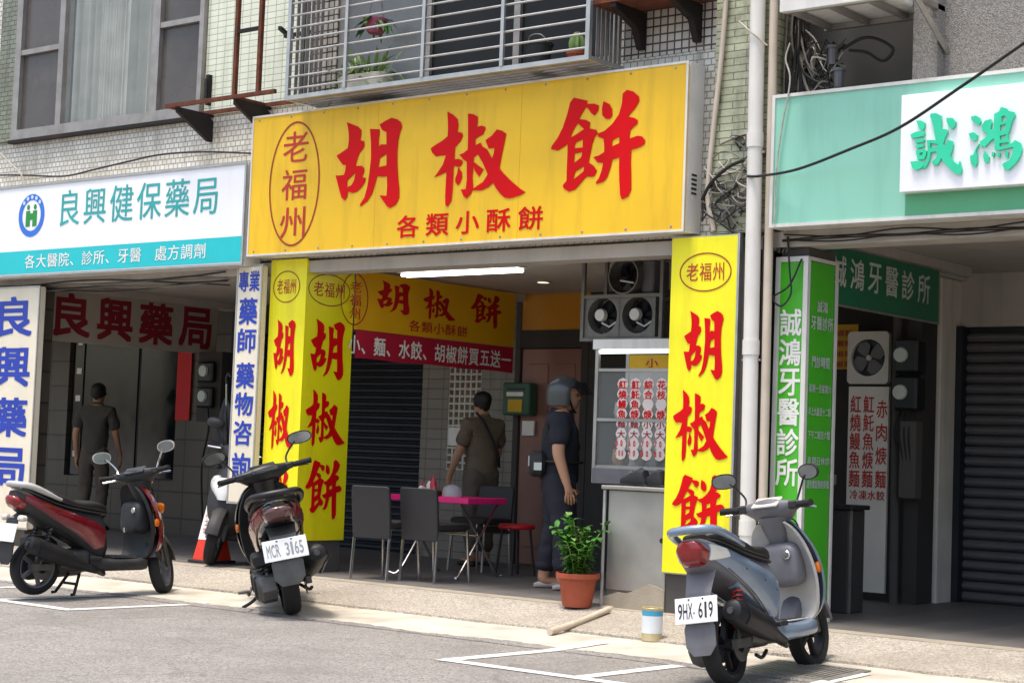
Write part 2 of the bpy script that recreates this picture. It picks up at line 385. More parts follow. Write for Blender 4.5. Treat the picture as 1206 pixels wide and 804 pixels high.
BRUSH = {'胡':[[[(-2.777,3.796),(-2.719,3.776),(-2.647,3.749),(-2.611,3.72),(-2.608,3.679),(-2.617,3.638),(-2.575,3.625),(-2.568,3.588),(-2.587,3.559),(-2.621,3.531),(-2.645,3.472),(-2.657,3.431),(-2.594,3.429),(-2.562,3.409),(-2.56,3.373),(-2.582,3.339),(-2.539,3.326),(-2.544,3.296),(-2.583,3.253),(-2.623,3.225),(-2.672,3.215),(-2.729,3.231),(-2.733,3.19),(-2.76,3.161),(-2.796,3.184),(-2.829,3.258),(-2.854,3.322),(-2.874,3.37),(-2.822,3.366),(-2.779,3.368),(-2.767,3.403),(-2.763,3.447),(-2.798,3.452),(-2.828,3.48),(-2.874,3.53),(-2.812,3.556),(-2.75,3.582),(-2.742,3.644),(-2.747,3.706),(-2.76,3.759)],[(-2.654,3.38),(-2.741,3.319),(-2.738,3.263),(-2.69,3.28),(-2.664,3.319)]],[[(-2.514,3.719),(-2.413,3.708),(-2.408,3.677),(-2.415,3.627),(-2.411,3.566),(-2.389,3.584),(-2.328,3.579),(-2.332,3.651),(-2.333,3.676),(-2.382,3.7),(-2.412,3.744),(-2.352,3.769),(-2.285,3.788),(-2.224,3.77),(-2.186,3.744),(-2.17,3.707),(-2.19,3.659),(-2.205,3.6),(-2.209,3.509),(-2.204,3.419),(-2.192,3.317),(-2.172,3.216),(-2.169,3.146),(-2.199,3.097),(-2.258,3.071),(-2.293,3.083),(-2.322,3.115),(-2.38,3.177),(-2.304,3.169),(-2.302,3.244),(-2.309,3.325),(-2.354,3.324),(-2.416,3.333),(-2.433,3.273),(-2.463,3.194),(-2.508,3.141),(-2.581,3.103),(-2.592,3.115),(-2.544,3.169),(-2.515,3.258),(-2.5,3.359),(-2.489,3.48),(-2.496,3.603)],[(-2.323,3.503),(-2.393,3.475),(-2.406,3.403),(-2.318,3.412)]]],'椒':[[[(-1.705,3.784),(-1.645,3.754),(-1.599,3.715),(-1.588,3.67),(-1.594,3.617),(-1.549,3.606),(-1.539,3.583),(-1.558,3.545),(-1.613,3.501),(-1.615,3.408),(-1.57,3.407),(-1.534,3.392),(-1.533,3.368),(-1.561,3.344),(-1.612,3.357),(-1.621,3.35),(-1.62,3.272),(-1.622,3.174),(-1.63,3.087),(-1.666,3.047),(-1.688,3.061),(-1.693,3.139),(-1.691,3.237),(-1.69,3.316),(-1.743,3.3),(-1.813,3.283),(-1.783,3.312),(-1.734,3.368),(-1.7,3.444),(-1.751,3.448),(-1.803,3.444),(-1.843,3.475),(-1.861,3.511),(-1.808,3.536),(-1.744,3.561),(-1.692,3.591),(-1.691,3.65),(-1.697,3.719)]],[[(-1.573,3.342),(-1.537,3.305),(-1.531,3.261),(-1.548,3.223),(-1.57,3.205),(-1.597,3.231),(-1.598,3.26),(-1.58,3.298)]],[[(-1.497,3.75),(-1.442,3.74),(-1.4,3.717),(-1.396,3.682),(-1.402,3.639),(-1.356,3.645),(-1.322,3.632),(-1.318,3.613),(-1.341,3.576),(-1.383,3.562),(-1.414,3.546),(-1.411,3.499),(-1.362,3.515),(-1.342,3.484),(-1.298,3.461),(-1.271,3.426),(-1.245,3.385),(-1.228,3.418),(-1.222,3.465),(-1.279,3.465),(-1.314,3.53),(-1.253,3.559),(-1.206,3.603),(-1.157,3.589),(-1.115,3.562),(-1.128,3.496),(-1.148,3.411),(-1.167,3.308),(-1.129,3.267),(-1.053,3.204),(-0.966,3.142),(-0.911,3.11),(-0.964,3.089),(-1.059,3.073),(-1.108,3.082),(-1.152,3.115),(-1.191,3.156),(-1.223,3.201),(-1.271,3.171),(-1.332,3.151),(-1.425,3.157),(-1.442,3.124),(-1.479,3.099),(-1.505,3.113),(-1.539,3.169),(-1.489,3.17),(-1.482,3.243),(-1.489,3.379),(-1.526,3.401),(-1.566,3.439),(-1.522,3.45),(-1.485,3.471),(-1.486,3.564),(-1.491,3.662)],[(-1.383,3.429),(-1.33,3.358),(-1.278,3.267),(-1.322,3.213),(-1.417,3.169),(-1.428,3.258),(-1.422,3.355),(-1.408,3.305),(-1.362,3.257),(-1.321,3.309),(-1.366,3.336),(-1.423,3.374),(-1.422,3.408)]]],'餅':[[[(-0.526,3.743),(-0.494,3.775),(-0.373,3.741),(-0.372,3.717),(-0.306,3.713),(-0.269,3.697),(-0.271,3.659),(-0.303,3.627),(-0.33,3.643),(-0.364,3.684),(-0.382,3.694),(-0.416,3.651),(-0.441,3.613),(-0.38,3.602),(-0.34,3.58),(-0.345,3.537),(-0.285,3.521),(-0.267,3.493),(-0.293,3.474),(-0.314,3.422),(-0.33,3.348),(-0.341,3.29),(-0.294,3.259),(-0.266,3.225),(-0.284,3.189),(-0.31,3.183),(-0.356,3.189),(-0.407,3.144),(-0.458,3.099),(-0.511,3.089),(-0.559,3.116),(-0.567,3.138),(-0.534,3.169),(-0.535,3.266),(-0.534,3.374),(-0.537,3.44),(-0.579,3.416),(-0.625,3.398),(-0.687,3.413),(-0.681,3.435),(-0.629,3.491),(-0.585,3.563),(-0.549,3.658)],[(-0.452,3.582),(-0.391,3.536),(-0.469,3.499),(-0.515,3.483),(-0.49,3.533)],[(-0.401,3.463),(-0.46,3.444),(-0.472,3.424),(-0.471,3.402),(-0.398,3.402)],[(-0.401,3.369),(-0.47,3.364),(-0.473,3.294),(-0.408,3.332)],[(-0.379,3.266),(-0.457,3.233),(-0.475,3.175),(-0.429,3.199),(-0.384,3.228)]],[[(-0.228,3.723),(-0.175,3.697),(-0.15,3.659),(-0.146,3.611),(-0.171,3.589),(-0.203,3.594),(-0.235,3.624),(-0.239,3.673)]],[[(-0.062,3.762),(-0.025,3.785),(0.027,3.769),(0.079,3.727),(0.083,3.695),(0.045,3.641),(-0.011,3.593),(0.047,3.577),(0.076,3.559),(0.072,3.533),(0.031,3.508),(0.013,3.49),(0.009,3.433),(0.078,3.448),(0.116,3.44),(0.144,3.411),(0.14,3.385),(0.106,3.367),(0.028,3.352),(0.028,3.268),(0.035,3.162),(0.039,3.067),(0.013,3.021),(-0.038,3.005),(-0.055,3.036),(-0.066,3.137),(-0.072,3.233),(-0.073,3.307),(-0.133,3.295),(-0.144,3.248),(-0.173,3.171),(-0.204,3.141),(-0.268,3.129),(-0.271,3.14),(-0.244,3.17),(-0.223,3.222),(-0.212,3.275),(-0.262,3.284),(-0.3,3.324),(-0.251,3.333),(-0.206,3.354),(-0.209,3.413),(-0.217,3.451),(-0.27,3.472),(-0.263,3.493),(-0.206,3.509),(-0.143,3.552),(-0.088,3.616),(-0.066,3.688)],[(-0.079,3.456),(-0.139,3.434),(-0.141,3.389),(-0.077,3.408)]]],'誠':[[[(2.249,3.347),(2.281,3.345),(2.306,3.329),(2.307,3.304),(2.294,3.282),(2.274,3.291),(2.262,3.316)]],[[(2.212,3.263),(2.251,3.278),(2.302,3.277),(2.308,3.26),(2.299,3.245),(2.252,3.24),(2.219,3.239)]],[[(2.241,3.224),(2.295,3.232),(2.309,3.222),(2.301,3.21),(2.249,3.204)]],[[(2.245,3.191),(2.296,3.198),(2.304,3.186),(2.297,3.177),(2.254,3.172)]],[[(2.25,3.159),(2.305,3.164),(2.324,3.15),(2.319,3.121),(2.306,3.1),(2.267,3.098),(2.259,3.122)],[(2.276,3.141),(2.3,3.144),(2.296,3.128),(2.278,3.124)]],[[(2.216,3.091),(2.256,3.092),(2.307,3.084),(2.315,3.067),(2.296,3.05),(2.257,3.034),(2.229,3.051)]],[[(2.323,3.218),(2.362,3.216),(2.383,3.211),(2.372,3.262),(2.363,3.314),(2.341,3.367),(2.346,3.383),(2.381,3.382),(2.412,3.364),(2.417,3.331),(2.418,3.28),(2.453,3.274),(2.461,3.255),(2.442,3.22),(2.432,3.185),(2.447,3.169),(2.462,3.208),(2.493,3.198),(2.499,3.172),(2.49,3.137),(2.48,3.105),(2.503,3.071),(2.534,3.047),(2.543,3.072),(2.558,3.017),(2.551,2.988),(2.52,2.994),(2.481,3.026),(2.442,3.068),(2.422,3.097),(2.411,3.078),(2.396,3.057),(2.369,3.059),(2.361,3.08),(2.386,3.1),(2.398,3.128),(2.387,3.143),(2.35,3.139),(2.346,3.104),(2.336,3.075),(2.318,3.047),(2.3,3.039),(2.323,3.084),(2.33,3.127),(2.329,3.171)],[(2.348,3.197),(2.345,3.166),(2.39,3.169),(2.401,3.187)]],[[(2.451,3.346),(2.489,3.343),(2.513,3.315),(2.506,3.287),(2.487,3.271),(2.468,3.29),(2.453,3.321)]]],'鴻':[[[(2.611,3.339),(2.641,3.344),(2.667,3.327),(2.675,3.305),(2.664,3.281),(2.634,3.301),(2.615,3.317)]],[[(2.598,3.236),(2.628,3.242),(2.655,3.221),(2.651,3.196),(2.637,3.186),(2.61,3.206)]],[[(2.667,3.166),(2.647,3.125),(2.655,3.095),(2.658,3.052),(2.644,3.026),(2.617,3.048),(2.61,3.099),(2.631,3.104),(2.649,3.146)]],[[(2.68,3.272),(2.701,3.306),(2.738,3.313),(2.746,3.288),(2.736,3.253),(2.758,3.244),(2.76,3.343),(2.789,3.355),(2.803,3.382),(2.84,3.368),(2.848,3.353),(2.885,3.343),(2.892,3.324),(2.871,3.284),(2.858,3.228),(2.847,3.208),(2.855,3.172),(2.867,3.146),(2.895,3.172),(2.928,3.152),(2.94,3.116),(2.926,3.068),(2.898,3.028),(2.855,2.992),(2.829,3.001),(2.818,3.03),(2.829,3.04),(2.861,3.051),(2.882,3.092),(2.885,3.131),(2.852,3.126),(2.794,3.117),(2.768,3.122),(2.763,3.194),(2.741,3.181),(2.705,3.145),(2.675,3.155),(2.67,3.18),(2.703,3.199),(2.721,3.226),(2.688,3.243)],[(2.804,3.322),(2.823,3.327),(2.841,3.315),(2.838,3.297),(2.809,3.289)],[(2.798,3.269),(2.835,3.276),(2.832,3.245),(2.8,3.233)],[(2.798,3.205),(2.84,3.212),(2.837,3.191),(2.8,3.18)],[(2.797,3.159),(2.855,3.161),(2.856,3.147),(2.799,3.138)]],[[(2.701,3.12),(2.732,3.079),(2.729,3.047),(2.703,3.053),(2.695,3.092)]],[[(2.75,3.113),(2.766,3.105),(2.762,3.079),(2.749,3.083)]],[[(2.785,3.107),(2.803,3.1),(2.799,3.072),(2.786,3.078)]],[[(2.832,3.11),(2.854,3.103),(2.85,3.065),(2.833,3.078)]]]}
# ------------------------------------------------------------------ materials
M_speckle('asphalt', '#6b6763', '#a09b94', 95, 0.92, '#6f6b66', 0.7, 0.7, crack=0.25)
M_speckle('pebble_concrete', '#8a8174', '#c2b9ab', 95, 0.9, '#857b6d', 0.6, 0.6)
M_speckle('pebbledash', '#6c6864', '#9a958d', 130, 0.9, '#7b766f', 0.5, 0.6)
M('gutter_concrete', '#c9c0b0', 0.9, var=0.3, scale=3, bump=0.3, bscale=70, stain=0.45, stain_col=hx('#8d8270'))
M('edge_concrete', '#a89d8b', 0.9, var=0.2, scale=5, bump=0.3, bscale=80, stain=0.4, stain_col=hx('#6d6454'))
M('floor_tile', '#6e6a66', 0.55, var=0.2, scale=3, stain=0.4, stain_col=hx('#45413d'))
M('joint', '#4a4643', 0.9)
M('road_paint', '#d9d6cf', 0.75, var=0.15, scale=14, stain=0.5, stain_col=hx('#9d978e'))
M_tile('white_tile', '#e4e0d6', '#d2cdc1', '#8f897c', 0.06, 0.047, 0.005, 0.5, stain=0.6, grime='#9a917f', freq=2.2)
M_tile('square_tile', '#c9bfb3', '#b9aea2', '#3c3733', 0.062, 0.062, 0.007, 0.0, stain=0.35, grime='#6e6459')
M_tile('green_tile', '#e2e4cf', '#d9dcc5', '#949a80', 0.105, 0.055, 0.0035, 0.0, stain=0.25, grime='#b4b79c', freq=2.0)
M_tile('pier_tile', '#c2c6a6', '#b2b696', '#6a6d56', 0.2, 0.05, 0.004, 0.5, stain=0.85, grime='#5f5a48', freq=3.0)
M_tile('dull_green_tile', '#858a74', '#767b66', '#45473b', 0.1, 0.047, 0.005, 0.5, stain=0.6, grime='#4f4a3c')
M_tile('interior_tile', '#8d867c', '#827b71', '#5b564e', 0.2, 0.1, 0.004, 0.0, stain=0.35, grime='#4a453e')  # white tile coloured darker to deepen the arcade's shade
M_tile('big_tile', '#544d45', '#4b453d', '#2c2925', 0.42, 0.3, 0.01, 0.0, stain=0.3, grime='#3f3a33')  # colour lowered so the arcade walls look deeper in shade
M('ceiling_paint', '#cdc6bb', 0.85, var=0.1, scale=2, stain=0.25, stain_col=hx('#8f877b'))
M('grey_paint', '#b4aea6', 0.85, var=0.12, scale=2, stain=0.35, stain_col=hx('#7d776f'), streak=True)
M('dark_wall', '#55524f', 0.85, var=0.2, scale=2, stain=0.3)
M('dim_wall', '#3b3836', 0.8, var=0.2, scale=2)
M('recess_paint', '#5b5a59', 0.85, var=0.2, scale=2.5, stain=0.3, stain_col=hx('#3a3836'))
M('white_plaster', '#d9d4ca', 0.8, var=0.12, scale=3, stain=0.4, stain_col=hx('#8f8778'), streak=True)
M('yellow_face', '#efbe12', 0.45, var=0.12, scale=1.2, stain=0.45, stain_col=hx('#b48a1c'), streak=True, bump=0.35, bscale=2.0)
M('yellow_vinyl', '#f4ea12', 0.4, var=0.08, scale=2.5, stain=0.4, stain_col=hx('#b8a224'), streak=True, bump=0.6, bscale=3.5)
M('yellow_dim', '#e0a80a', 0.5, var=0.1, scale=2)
M('orange_panel', '#c98a1e', 0.6, var=0.15, scale=3)
M('red_letter', '#d1060f', 0.5, var=0.08, scale=5, spec=0.15)
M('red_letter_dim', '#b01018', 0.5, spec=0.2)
M('dark_red_line', '#9c2a10', 0.5)
M('red_brown_letter', '#b5281a', 0.5)
M('maroon_letter', '#8c1c2c', 0.5)
M('red_banner', '#b01232', 0.6, var=0.12, scale=3)
M('red_paper', '#c4161c', 0.6)
M('white_print', '#efece6', 0.5)
M('dull_print', '#c6cfc6', 0.55)
M('white_acrylic', '#f0f0f2', 0.3, var=0.04, scale=1.5, stain=0.1, stain_col=hx('#bdb8ae'), streak=True)
M('cream_acrylic', '#e6dcc6', 0.35, var=0.08, scale=3, stain=0.2, stain_col=hx('#b7a684'), streak=True)
M('cyan_print', '#18bfc4', 0.4, var=0.05)
M('teal_letter', '#2aa3a0', 0.4)
M('blue_letter', '#1c3aa8', 0.4)
M('logo_blue', '#2f6fd0', 0.4)
M('logo_pale', '#c6dcf4', 0.4)
M('logo_green', '#1e8a35', 0.4)
M('mint_face', '#8dcab2', 0.3, var=0.08, scale=1.5, stain=0.3, stain_col=hx('#5d9c84'), streak=True)
M('mint_letter', '#2fcf9f', 0.35)
M('deep_green', '#1d6e4c', 0.4, var=0.1)
M('mid_green', '#58a878', 0.4, var=0.06)
M('lime_green', '#4cb82a', 0.3, var=0.08, scale=3, stain=0.25, stain_col=hx('#2f8a18'))
M('aluminium', '#b9b8b4', 0.42, 0.75, var=0.15, scale=8, stain=0.25, stain_col=hx('#6d6a64'))
M('dull_aluminium', '#a29c96', 0.5, 0.6, var=0.2, scale=8, stain=0.35, stain_col=hx('#5b554e'))
M('stainless', '#a9a6a0', 0.42, 0.7, var=0.22, scale=3, stain=0.25, stain_col=hx('#6e675b'))
M('chrome', '#d2d2d2', 0.18, 1.0, var=0.05)
M('mirror_glass', '#8f979c', 0.05, 1.0, var=0.25, scale=9)
M('white_metal', '#dbd8d1', 0.5, var=0.12, scale=4, stain=0.35, stain_col=hx('#8b8272'), streak=True)
M('rust', '#6b3a26', 0.85, 0.2, var=0.45, scale=14, bump=0.4, bscale=60, stain=0.5, stain_col=hx('#2a1b15'))
M('black_iron', '#26211f', 0.7, 0.4, var=0.4, scale=12, stain=0.4, stain_col=hx('#5b3524'))
M('pvc_white', '#dedad2', 0.45, var=0.1, scale=3, stain=0.3, stain_col=hx('#a39a88'), streak=True)
M('pvc_beige', '#c6b8a6', 0.5, var=0.15, scale=4, stain=0.3, stain_col=hx('#8c7c68'), streak=True)
M('cable_black', '#141414', 0.55)
M('cable_white', '#b0a99c', 0.6, var=0.3, scale=20)
M('cable_grey', '#6f6a63', 0.6)
M('dark_glass', '#0d1418', 0.08, var=0.1, spec=0.7)
M('tinted_glass', '#56504c', 0.25, var=0.35, scale=1.4, spec=0.4, stain=0.3, stain_col=hx('#7d766c'))
M('dim_pane', '#191817', 0.35, var=0.4, scale=3, spec=0.3)
M('cardboard', '#8a6a48', 0.85, var=0.15)
M('bucket_blue', '#2f5a8a', 0.5)
M('curtain', '#a6a89f', 0.9, var=0.2, scale=4)
M('window_grey', '#6d7072', 0.25, var=0.2, scale=2)
M('clear_glass', '#cdd5d2', 0.08, var=0.0, alpha=0.1)
M('shutter_grey', '#69686c', 0.5, 0.3, var=0.2, scale=3, stain=0.25, stain_col=hx('#6f6a66'))
M('shutter_dark', '#272b33', 0.5, 0.3, var=0.2, scale=3)
M('door_brown', '#8d665a', 0.45, 0.2, var=0.15, scale=2, stain=0.3, stain_col=hx('#5b423b'), streak=True)
M('tube_light', '#f2fbff', 0.5, emit=2.6)
M('downlight', '#ffe9b8', 0.5, emit=1.6)
M('black_plastic', '#17171a', 0.42, var=0.2, scale=8)
M('matt_black', '#222224', 0.6, var=0.3, scale=9, stain=0.25, stain_col=hx('#4c4843'))
M('grey_plastic', '#66656a', 0.5, var=0.2, scale=8, stain=0.3, stain_col=hx('#86827a'))
M('fan_grey', '#77746e', 0.6, 0.3, var=0.25, scale=10, stain=0.4, stain_col=hx('#33302c'))
M('fan_white', '#d2cec6', 0.5, var=0.1, scale=8)
M('rubber', '#1b1a1a', 0.85, var=0.25, scale=18, bump=0.2, bscale=120)
M('seat_vinyl', '#1d1c1d', 0.5, bump=0.15, bscale=160)
M('maroon_paint', '#7a0d1c', 0.25, 0.2, var=0.12, coat=0.8, stain=0.25, stain_col=hx('#4a2a28'))
M('blue_silver_paint', '#8495a8', 0.32, 0.35, var=0.12, coat=0.5, stain=0.3, stain_col=hx('#5b5f63'))
M('black_paint', '#0f0f12', 0.2, 0.1, var=0.1, coat=0.9)
M('white_paint', '#d8d8d6', 0.3, coat=0.5)
M('silver_plastic', '#bdbab5', 0.5, 0.15, var=0.14, scale=6, stain=0.2, stain_col=hx('#6d6963'))
M('muffler_black', '#242427', 0.5, 0.5, var=0.3, scale=9, stain=0.2, stain_col=hx('#4a4642'))
M('engine_grey', '#5e5d5b', 0.5, 0.7, var=0.3, scale=12, stain=0.3, stain_col=hx('#2c2a28'))
M('spring_red', '#b0201f', 0.4)
M('lamp_red', '#820b12', 0.15, coat=0.6, var=0.25, scale=25)
M('sticker', '#ddcfc8', 0.5)
M('lamp_smoke', '#5c3b38', 0.15, coat=0.6)
M('lamp_clear', '#d8d3c6', 0.12, coat=0.5)
M('lamp_amber', '#d8701a', 0.2, coat=0.4)
M('plate_white', '#e4e4e2', 0.45)
M('plate_ink', '#26262a', 0.6)
M('faint_ink', '#8d8f92', 0.6)
M('table_pink', '#f0287c', 0.35)
M('menu_white', '#e0dad0', 0.6, var=0.06)
M('stool_red', '#c8202c', 0.35)
M('chair_dark', '#2f2d2d', 0.6, var=0.15)
M('terracotta', '#a54f33', 0.7, var=0.2, scale=8, stain=0.45, stain_col=hx('#8a5a44'))
M('ceramic_pot', '#cfc7b4', 0.5, var=0.2, scale=10)
M('leaf_green', '#3f7a26', 0.4, var=0.35, scale=25)
M('leaf_light', '#7d9a52', 0.45, var=0.3, scale=20)
M('stem_green', '#6f8a3c', 0.6)
M('flower_pink', '#a8506a', 0.6, var=0.3, scale=30)
M('soil', '#3b2c20', 0.95)
M('skin', '#b98a6c', 0.55, var=0.06)
M('hair', '#161310', 0.6)
M('navy_cloth', '#1d1f28', 0.85, var=0.15, scale=10, bump=0.2, bscale=40)
M('trouser_cloth', '#24242e', 0.85, var=0.15, scale=10, bump=0.2, bscale=40)
M('olive_cloth', '#6b5c4c', 0.85, var=0.15, scale=10)
M('pale_cloth_dim', '#4a463f', 0.85, var=0.15, scale=10)  # pale shirt, darkened in colour to imitate the dim arcade
M('khaki_cloth', '#5b5146', 0.85, var=0.15, scale=10)
M('slipper', '#b5a6a0', 0.7)
M('helmet_grey', '#3f4344', 0.35, coat=0.4)
M('visor', '#1a1c1e', 0.08, spec=0.8)
M('visor_smoke', '#2a2c2e', 0.1, alpha=0.65)
M('bag_print', '#2a2a2c', 0.6, var=0.3, scale=20)
M('cone_red', '#e2361c', 0.5, stain=0.2, stain_col=hx('#8d2a18'))
M('can_metal', '#bcae84', 0.4, 0.3, stain=0.35, stain_col=hx('#7a6844'))
M('can_label', '#d8dee2', 0.5, var=0.1)
M('can_blue', '#3d9ac0', 0.5)
M('stone', '#b5a88e', 0.9, var=0.3, scale=20)
M('post_green', '#2f5a45', 0.5)
M('notice_yellow', '#d6a818', 0.6)
M('grate_iron', '#8d8880', 0.6, 0.4, var=0.3, scale=10)
M('food', '#a5805a', 0.7, var=0.3, scale=12)
M('board_white', '#b7b0a5', 0.6, var=0.08)
M('umbrella_black', '#202022', 0.7)
M('condiment_red', '#c43a4a', 0.4)
M('tray_brown', '#5b3424', 0.5)
M('cup_clear', '#c8ccd0', 0.2, alpha=0.45)

# ------------------------------------------------------------------ ground
FZ = 0.132                      # arcade floor level
g = MB()
g.box(-400, 400, -400, -1.424, -0.3, 0.0)
struct(g, 'road', 'asphalt')
g = MB(); r0, r1 = [], []       # ragged edge of the asphalt lapping over the gutter
re = random.Random(9)
for i in range(801):
    x = -20+i*0.05; y = -1.424+0.03*math.sin(x*1.7)+0.02*math.sin(x*5.3+1)+re.uniform(-0.012, 0.02)
    r0.append((x, -1.5, 0.003)); r1.append((x, y+0.03, 0.004+0.0343*(y+0.03+1.424)+0.005 if y+0.03 > -1.424 else 0.008))
g.loft([r0, r1, [(x, y+0.012, z-0.012) for x, y, z in r1]], closed=False, cap=False)
struct(g, 'road_edge', 'asphalt')
g = MB()                        # concrete gutter apron, rising a little
xs = [-60, 60]
g.add([(xs[0],-1.424,0.004),(xs[1],-1.424,0.004),(xs[1],-0.725,0.028),(xs[0],-0.725,0.028),
       (xs[0],-1.424,-0.3),(xs[1],-1.424,-0.3),(xs[1],-0.725,-0.3),(xs[0],-0.725,-0.3)], [(0,1,2,3),(0,4,5,1),(3,2,6,7)])
struct(g, 'gutter', 'gutter_concrete')
g = MB()                        # washed pebble ramp up to the arcade, slightly uneven
n = 120
for i in range(n):
    xa, xb = -24+i*0.3, -24+(i+1)*0.3
    h = lambda x, y: 0.042+(y+0.725)/0.745*(FZ-0.048)+0.006*math.sin(x*2.1)*math.sin((y+0.725)*4)
    ys = [-0.725, -0.45, -0.2, 0.02]
    wob = lambda x: 0.025*math.sin(x*1.3)+0.018*math.sin(x*4.1+0.5)+0.01*math.sin(x*11)
    ya, yb = ys[0]+wob(xa), ys[0]+wob(xb)
    g.add([(xa,ya-0.008,0.0),(xb,yb-0.008,0.0),(xb,yb,h(xb,ys[0])),(xa,ya,h(xa,ys[0]))], [(0,1,2,3)])
    g.add([(xa,ya,h(xa,ys[0])),(xb,yb,h(xb,ys[0])),(xb,ys[1],h(xb,ys[1])),(xa,ys[1],h(xa,ys[1]))], [(0,1,2,3)])
    for k in range(1, 3):
        g.add([(xa,ys[k],h(xa,ys[k])),(xb,ys[k],h(xb,ys[k])),(xb,ys[k+1],h(xb,ys[k+1])),(xa,ys[k+1],h(xa,ys[k+1]))], [(0,1,2,3)])
struct(g, 'ramp', 'pebble_concrete', smooth=True)
g = MB().box(-60, 60, 0.02, 0.2, -0.3, FZ-0.002)
struct(g, 'floor_edging', 'edge_concrete')
fl = MB().box(-60, 60, 0.2, 60, -0.3, FZ-0.006)
floor = struct(fl, 'arcade_floor', 'joint')
t0 = None
for i in range(40):             # arcade floor tiles
    for j in range(7):
        x, y = -12.2+i*0.4, 0.2+j*0.45
        if t0 is None:
            t0 = build(MB().box(-12.2,-11.804,0.2,0.646,FZ-0.006,FZ), 'tile', 'floor_tile', floor)
            base = (0, 0, 0)
        else:
            share(t0, 'tile', floor, (x+12.2, y-0.2, random.uniform(-0.0012, 0.0)))
# painted parking bays
def strip(a, b, w, z=0.004):
    a, b = Vector((*a, 0)), Vector((*b, 0)); t = (b-a).normalized(); nrm = Vector((-t.y, t.x, 0))*w/2
    mb = MB(); k = max(2, int((b-a).length/0.12)); pts = []
    for i in range(k+1):
        p = a+(b-a)*i/k; zz = z+(max(0, min(1, (p.y+1.424)/0.7))*0.024+0.005 if p.y > -1.424 else 0)
        pts.append([(p+nrm*(1+random.uniform(-.08,.08))+Vector((0,0,zz))), (p-nrm*(1+random.uniform(-.08,.08))+Vector((0,0,zz)))])
    return mb.loft(pts, closed=False, cap=False)
for a, b in (((0.57,-2.43),(0.64,-1.0)), ((0.53,-2.44),(4.6,-2.46)), ((1.49,-2.43),(1.53,-1.1)), ((2.42,-2.43),(2.45,-1.0)),
             ((-2.82,-2.47),(-2.72,-1.3)), ((-2.78,-2.47),(-7.5,-2.43)), ((-3.66,-2.42),(-3.56,-1.3)), ((-4.55,-2.42),(-4.45,-1.3)), ((-5.44,-2.42),(-5.34,-1.3))):
    struct(strip(a, b, 0.1, 0.004 if abs(a[1]-b[1]) > 0.5 else 0.0045), 'road_marking', 'road_paint')
# drain grate let into the gutter
gr = thing('drain_grate', 'dark iron drain grate let into the gutter under the grey blue scooter', 'drain grate', (2.12,-1.15,0.016))
tiltg = Matrix(((1,0,0,0),(0,1,0,0),(0,0.0343,1,0.0343*1.424),(0,0,0,1)))
k = MB(); k.box(1.84,2.44,-1.4,-1.37,0.0,0.013); k.box(1.84,2.44,-0.93,-0.9,0.0,0.013); k.box(1.84,1.87,-1.37,-0.93,0.0,0.013); k.box(2.41,2.44,-1.37,-0.93,0.0,0.013); k.xf(tiltg)
build(k, 'frame', 'grate_iron', gr)
bar = build(MB().box(1.878,1.9,-1.37,-0.93,0.005,0.012).xf(tiltg), 'bar', 'grate_iron', gr)
for i in range(1, 15): share(bar, 'bar', gr, (i*0.036, 0, 0))
build(MB().box(1.87,2.41,-1.37,-0.93,0.0,0.0052).xf(tiltg), 'pit_shade', 'black_plastic', gr)  # flat black slab standing in for the shade inside the pit

# ------------------------------------------------------------------ the tiled shophouse (pharmacy and pepper bun shop)
CZ = 2.72                       # arcade ceiling
TB = thing('tiled_building', 'weathered white and pale green tiled shophouse over the pharmacy and the yellow shop sign', 'building', (-5, 0.3, 0))
WY = 0.22
b = MB(); b.box(-20, 0.62, WY, 0.5, CZ+0.02, 4.06); b.box(-20, -7.78, WY, 0.5, 4.06, 6.2); b.box(-20, -3.45, WY, 0.5, 6.2, 9.5)
build(b, 'front_wall', 'white_tile', TB)
box('corner_pier', 'dull_green_tile', TB, -7.78, -7.53, WY-0.05, 0.5, 4.062, 6.2)
box('wall_panel', 'green_tile', TB, -4.76, -3.45, WY-0.004, 0.5, 4.062, 6.2)
b = MB(); b.box(-0.28, 0.62, WY-0.004, 0.5, 4.062, 9.5); b.box(-3.45, -0.28, WY-0.004, 0.5, 5.75, 9.5); b.box(-3.45, -3.15, WY-0.004, 0.5, 4.062, 5.75)
build(b, 'wall_panel', 'square_tile', TB)
b = MB(); b.box(0.62, 1.08, 0.13, 0.5, CZ+0.02, 9.5)
build(b, 'party_pier', 'pier_tile', TB)
box('roof_slab', 'white_plaster', TB, -20, 1.08, 0.1, 9.0, 9.502, 9.7)
box('rear_wall', 'white_plaster', TB, -20, 1.08, 8.8, 9.0, 0, 9.5)
box('ceiling', 'ceiling_paint', TB, -20, 1.08, 0.3, 8.8, CZ, CZ+0.018)
box('front_beam', 'grey_paint', TB, -20, 1.08, 0.205, 0.42, CZ-0.1, CZ-0.002)
for x, nm in ((-3.55, 'cross_beam'), (-7.62, 'cross_beam'), (0.85, 'cross_beam')):
    box(nm, 'ceiling_paint', TB, x-0.14, x+0.14, 0.42, 3.28, CZ-0.07, CZ-0.001)
# pillars at the street edge
box('pillar', 'dark_wall', TB, -3.74, -3.36, 0.2, 0.73, 0.0, CZ-0.101)
box('pillar', 'dark_wall', TB, 0.34, 1.02, 0.14, 0.62, 0.0, CZ-0.101)
box('pillar', 'big_tile', TB, -7.6, -7.0, 0.2, 0.4, 0.0, CZ-0.101)
box('pillar', 'white_tile', TB, -12.0, -11.5, 0.2, 0.6, 0.0, CZ-0.101)
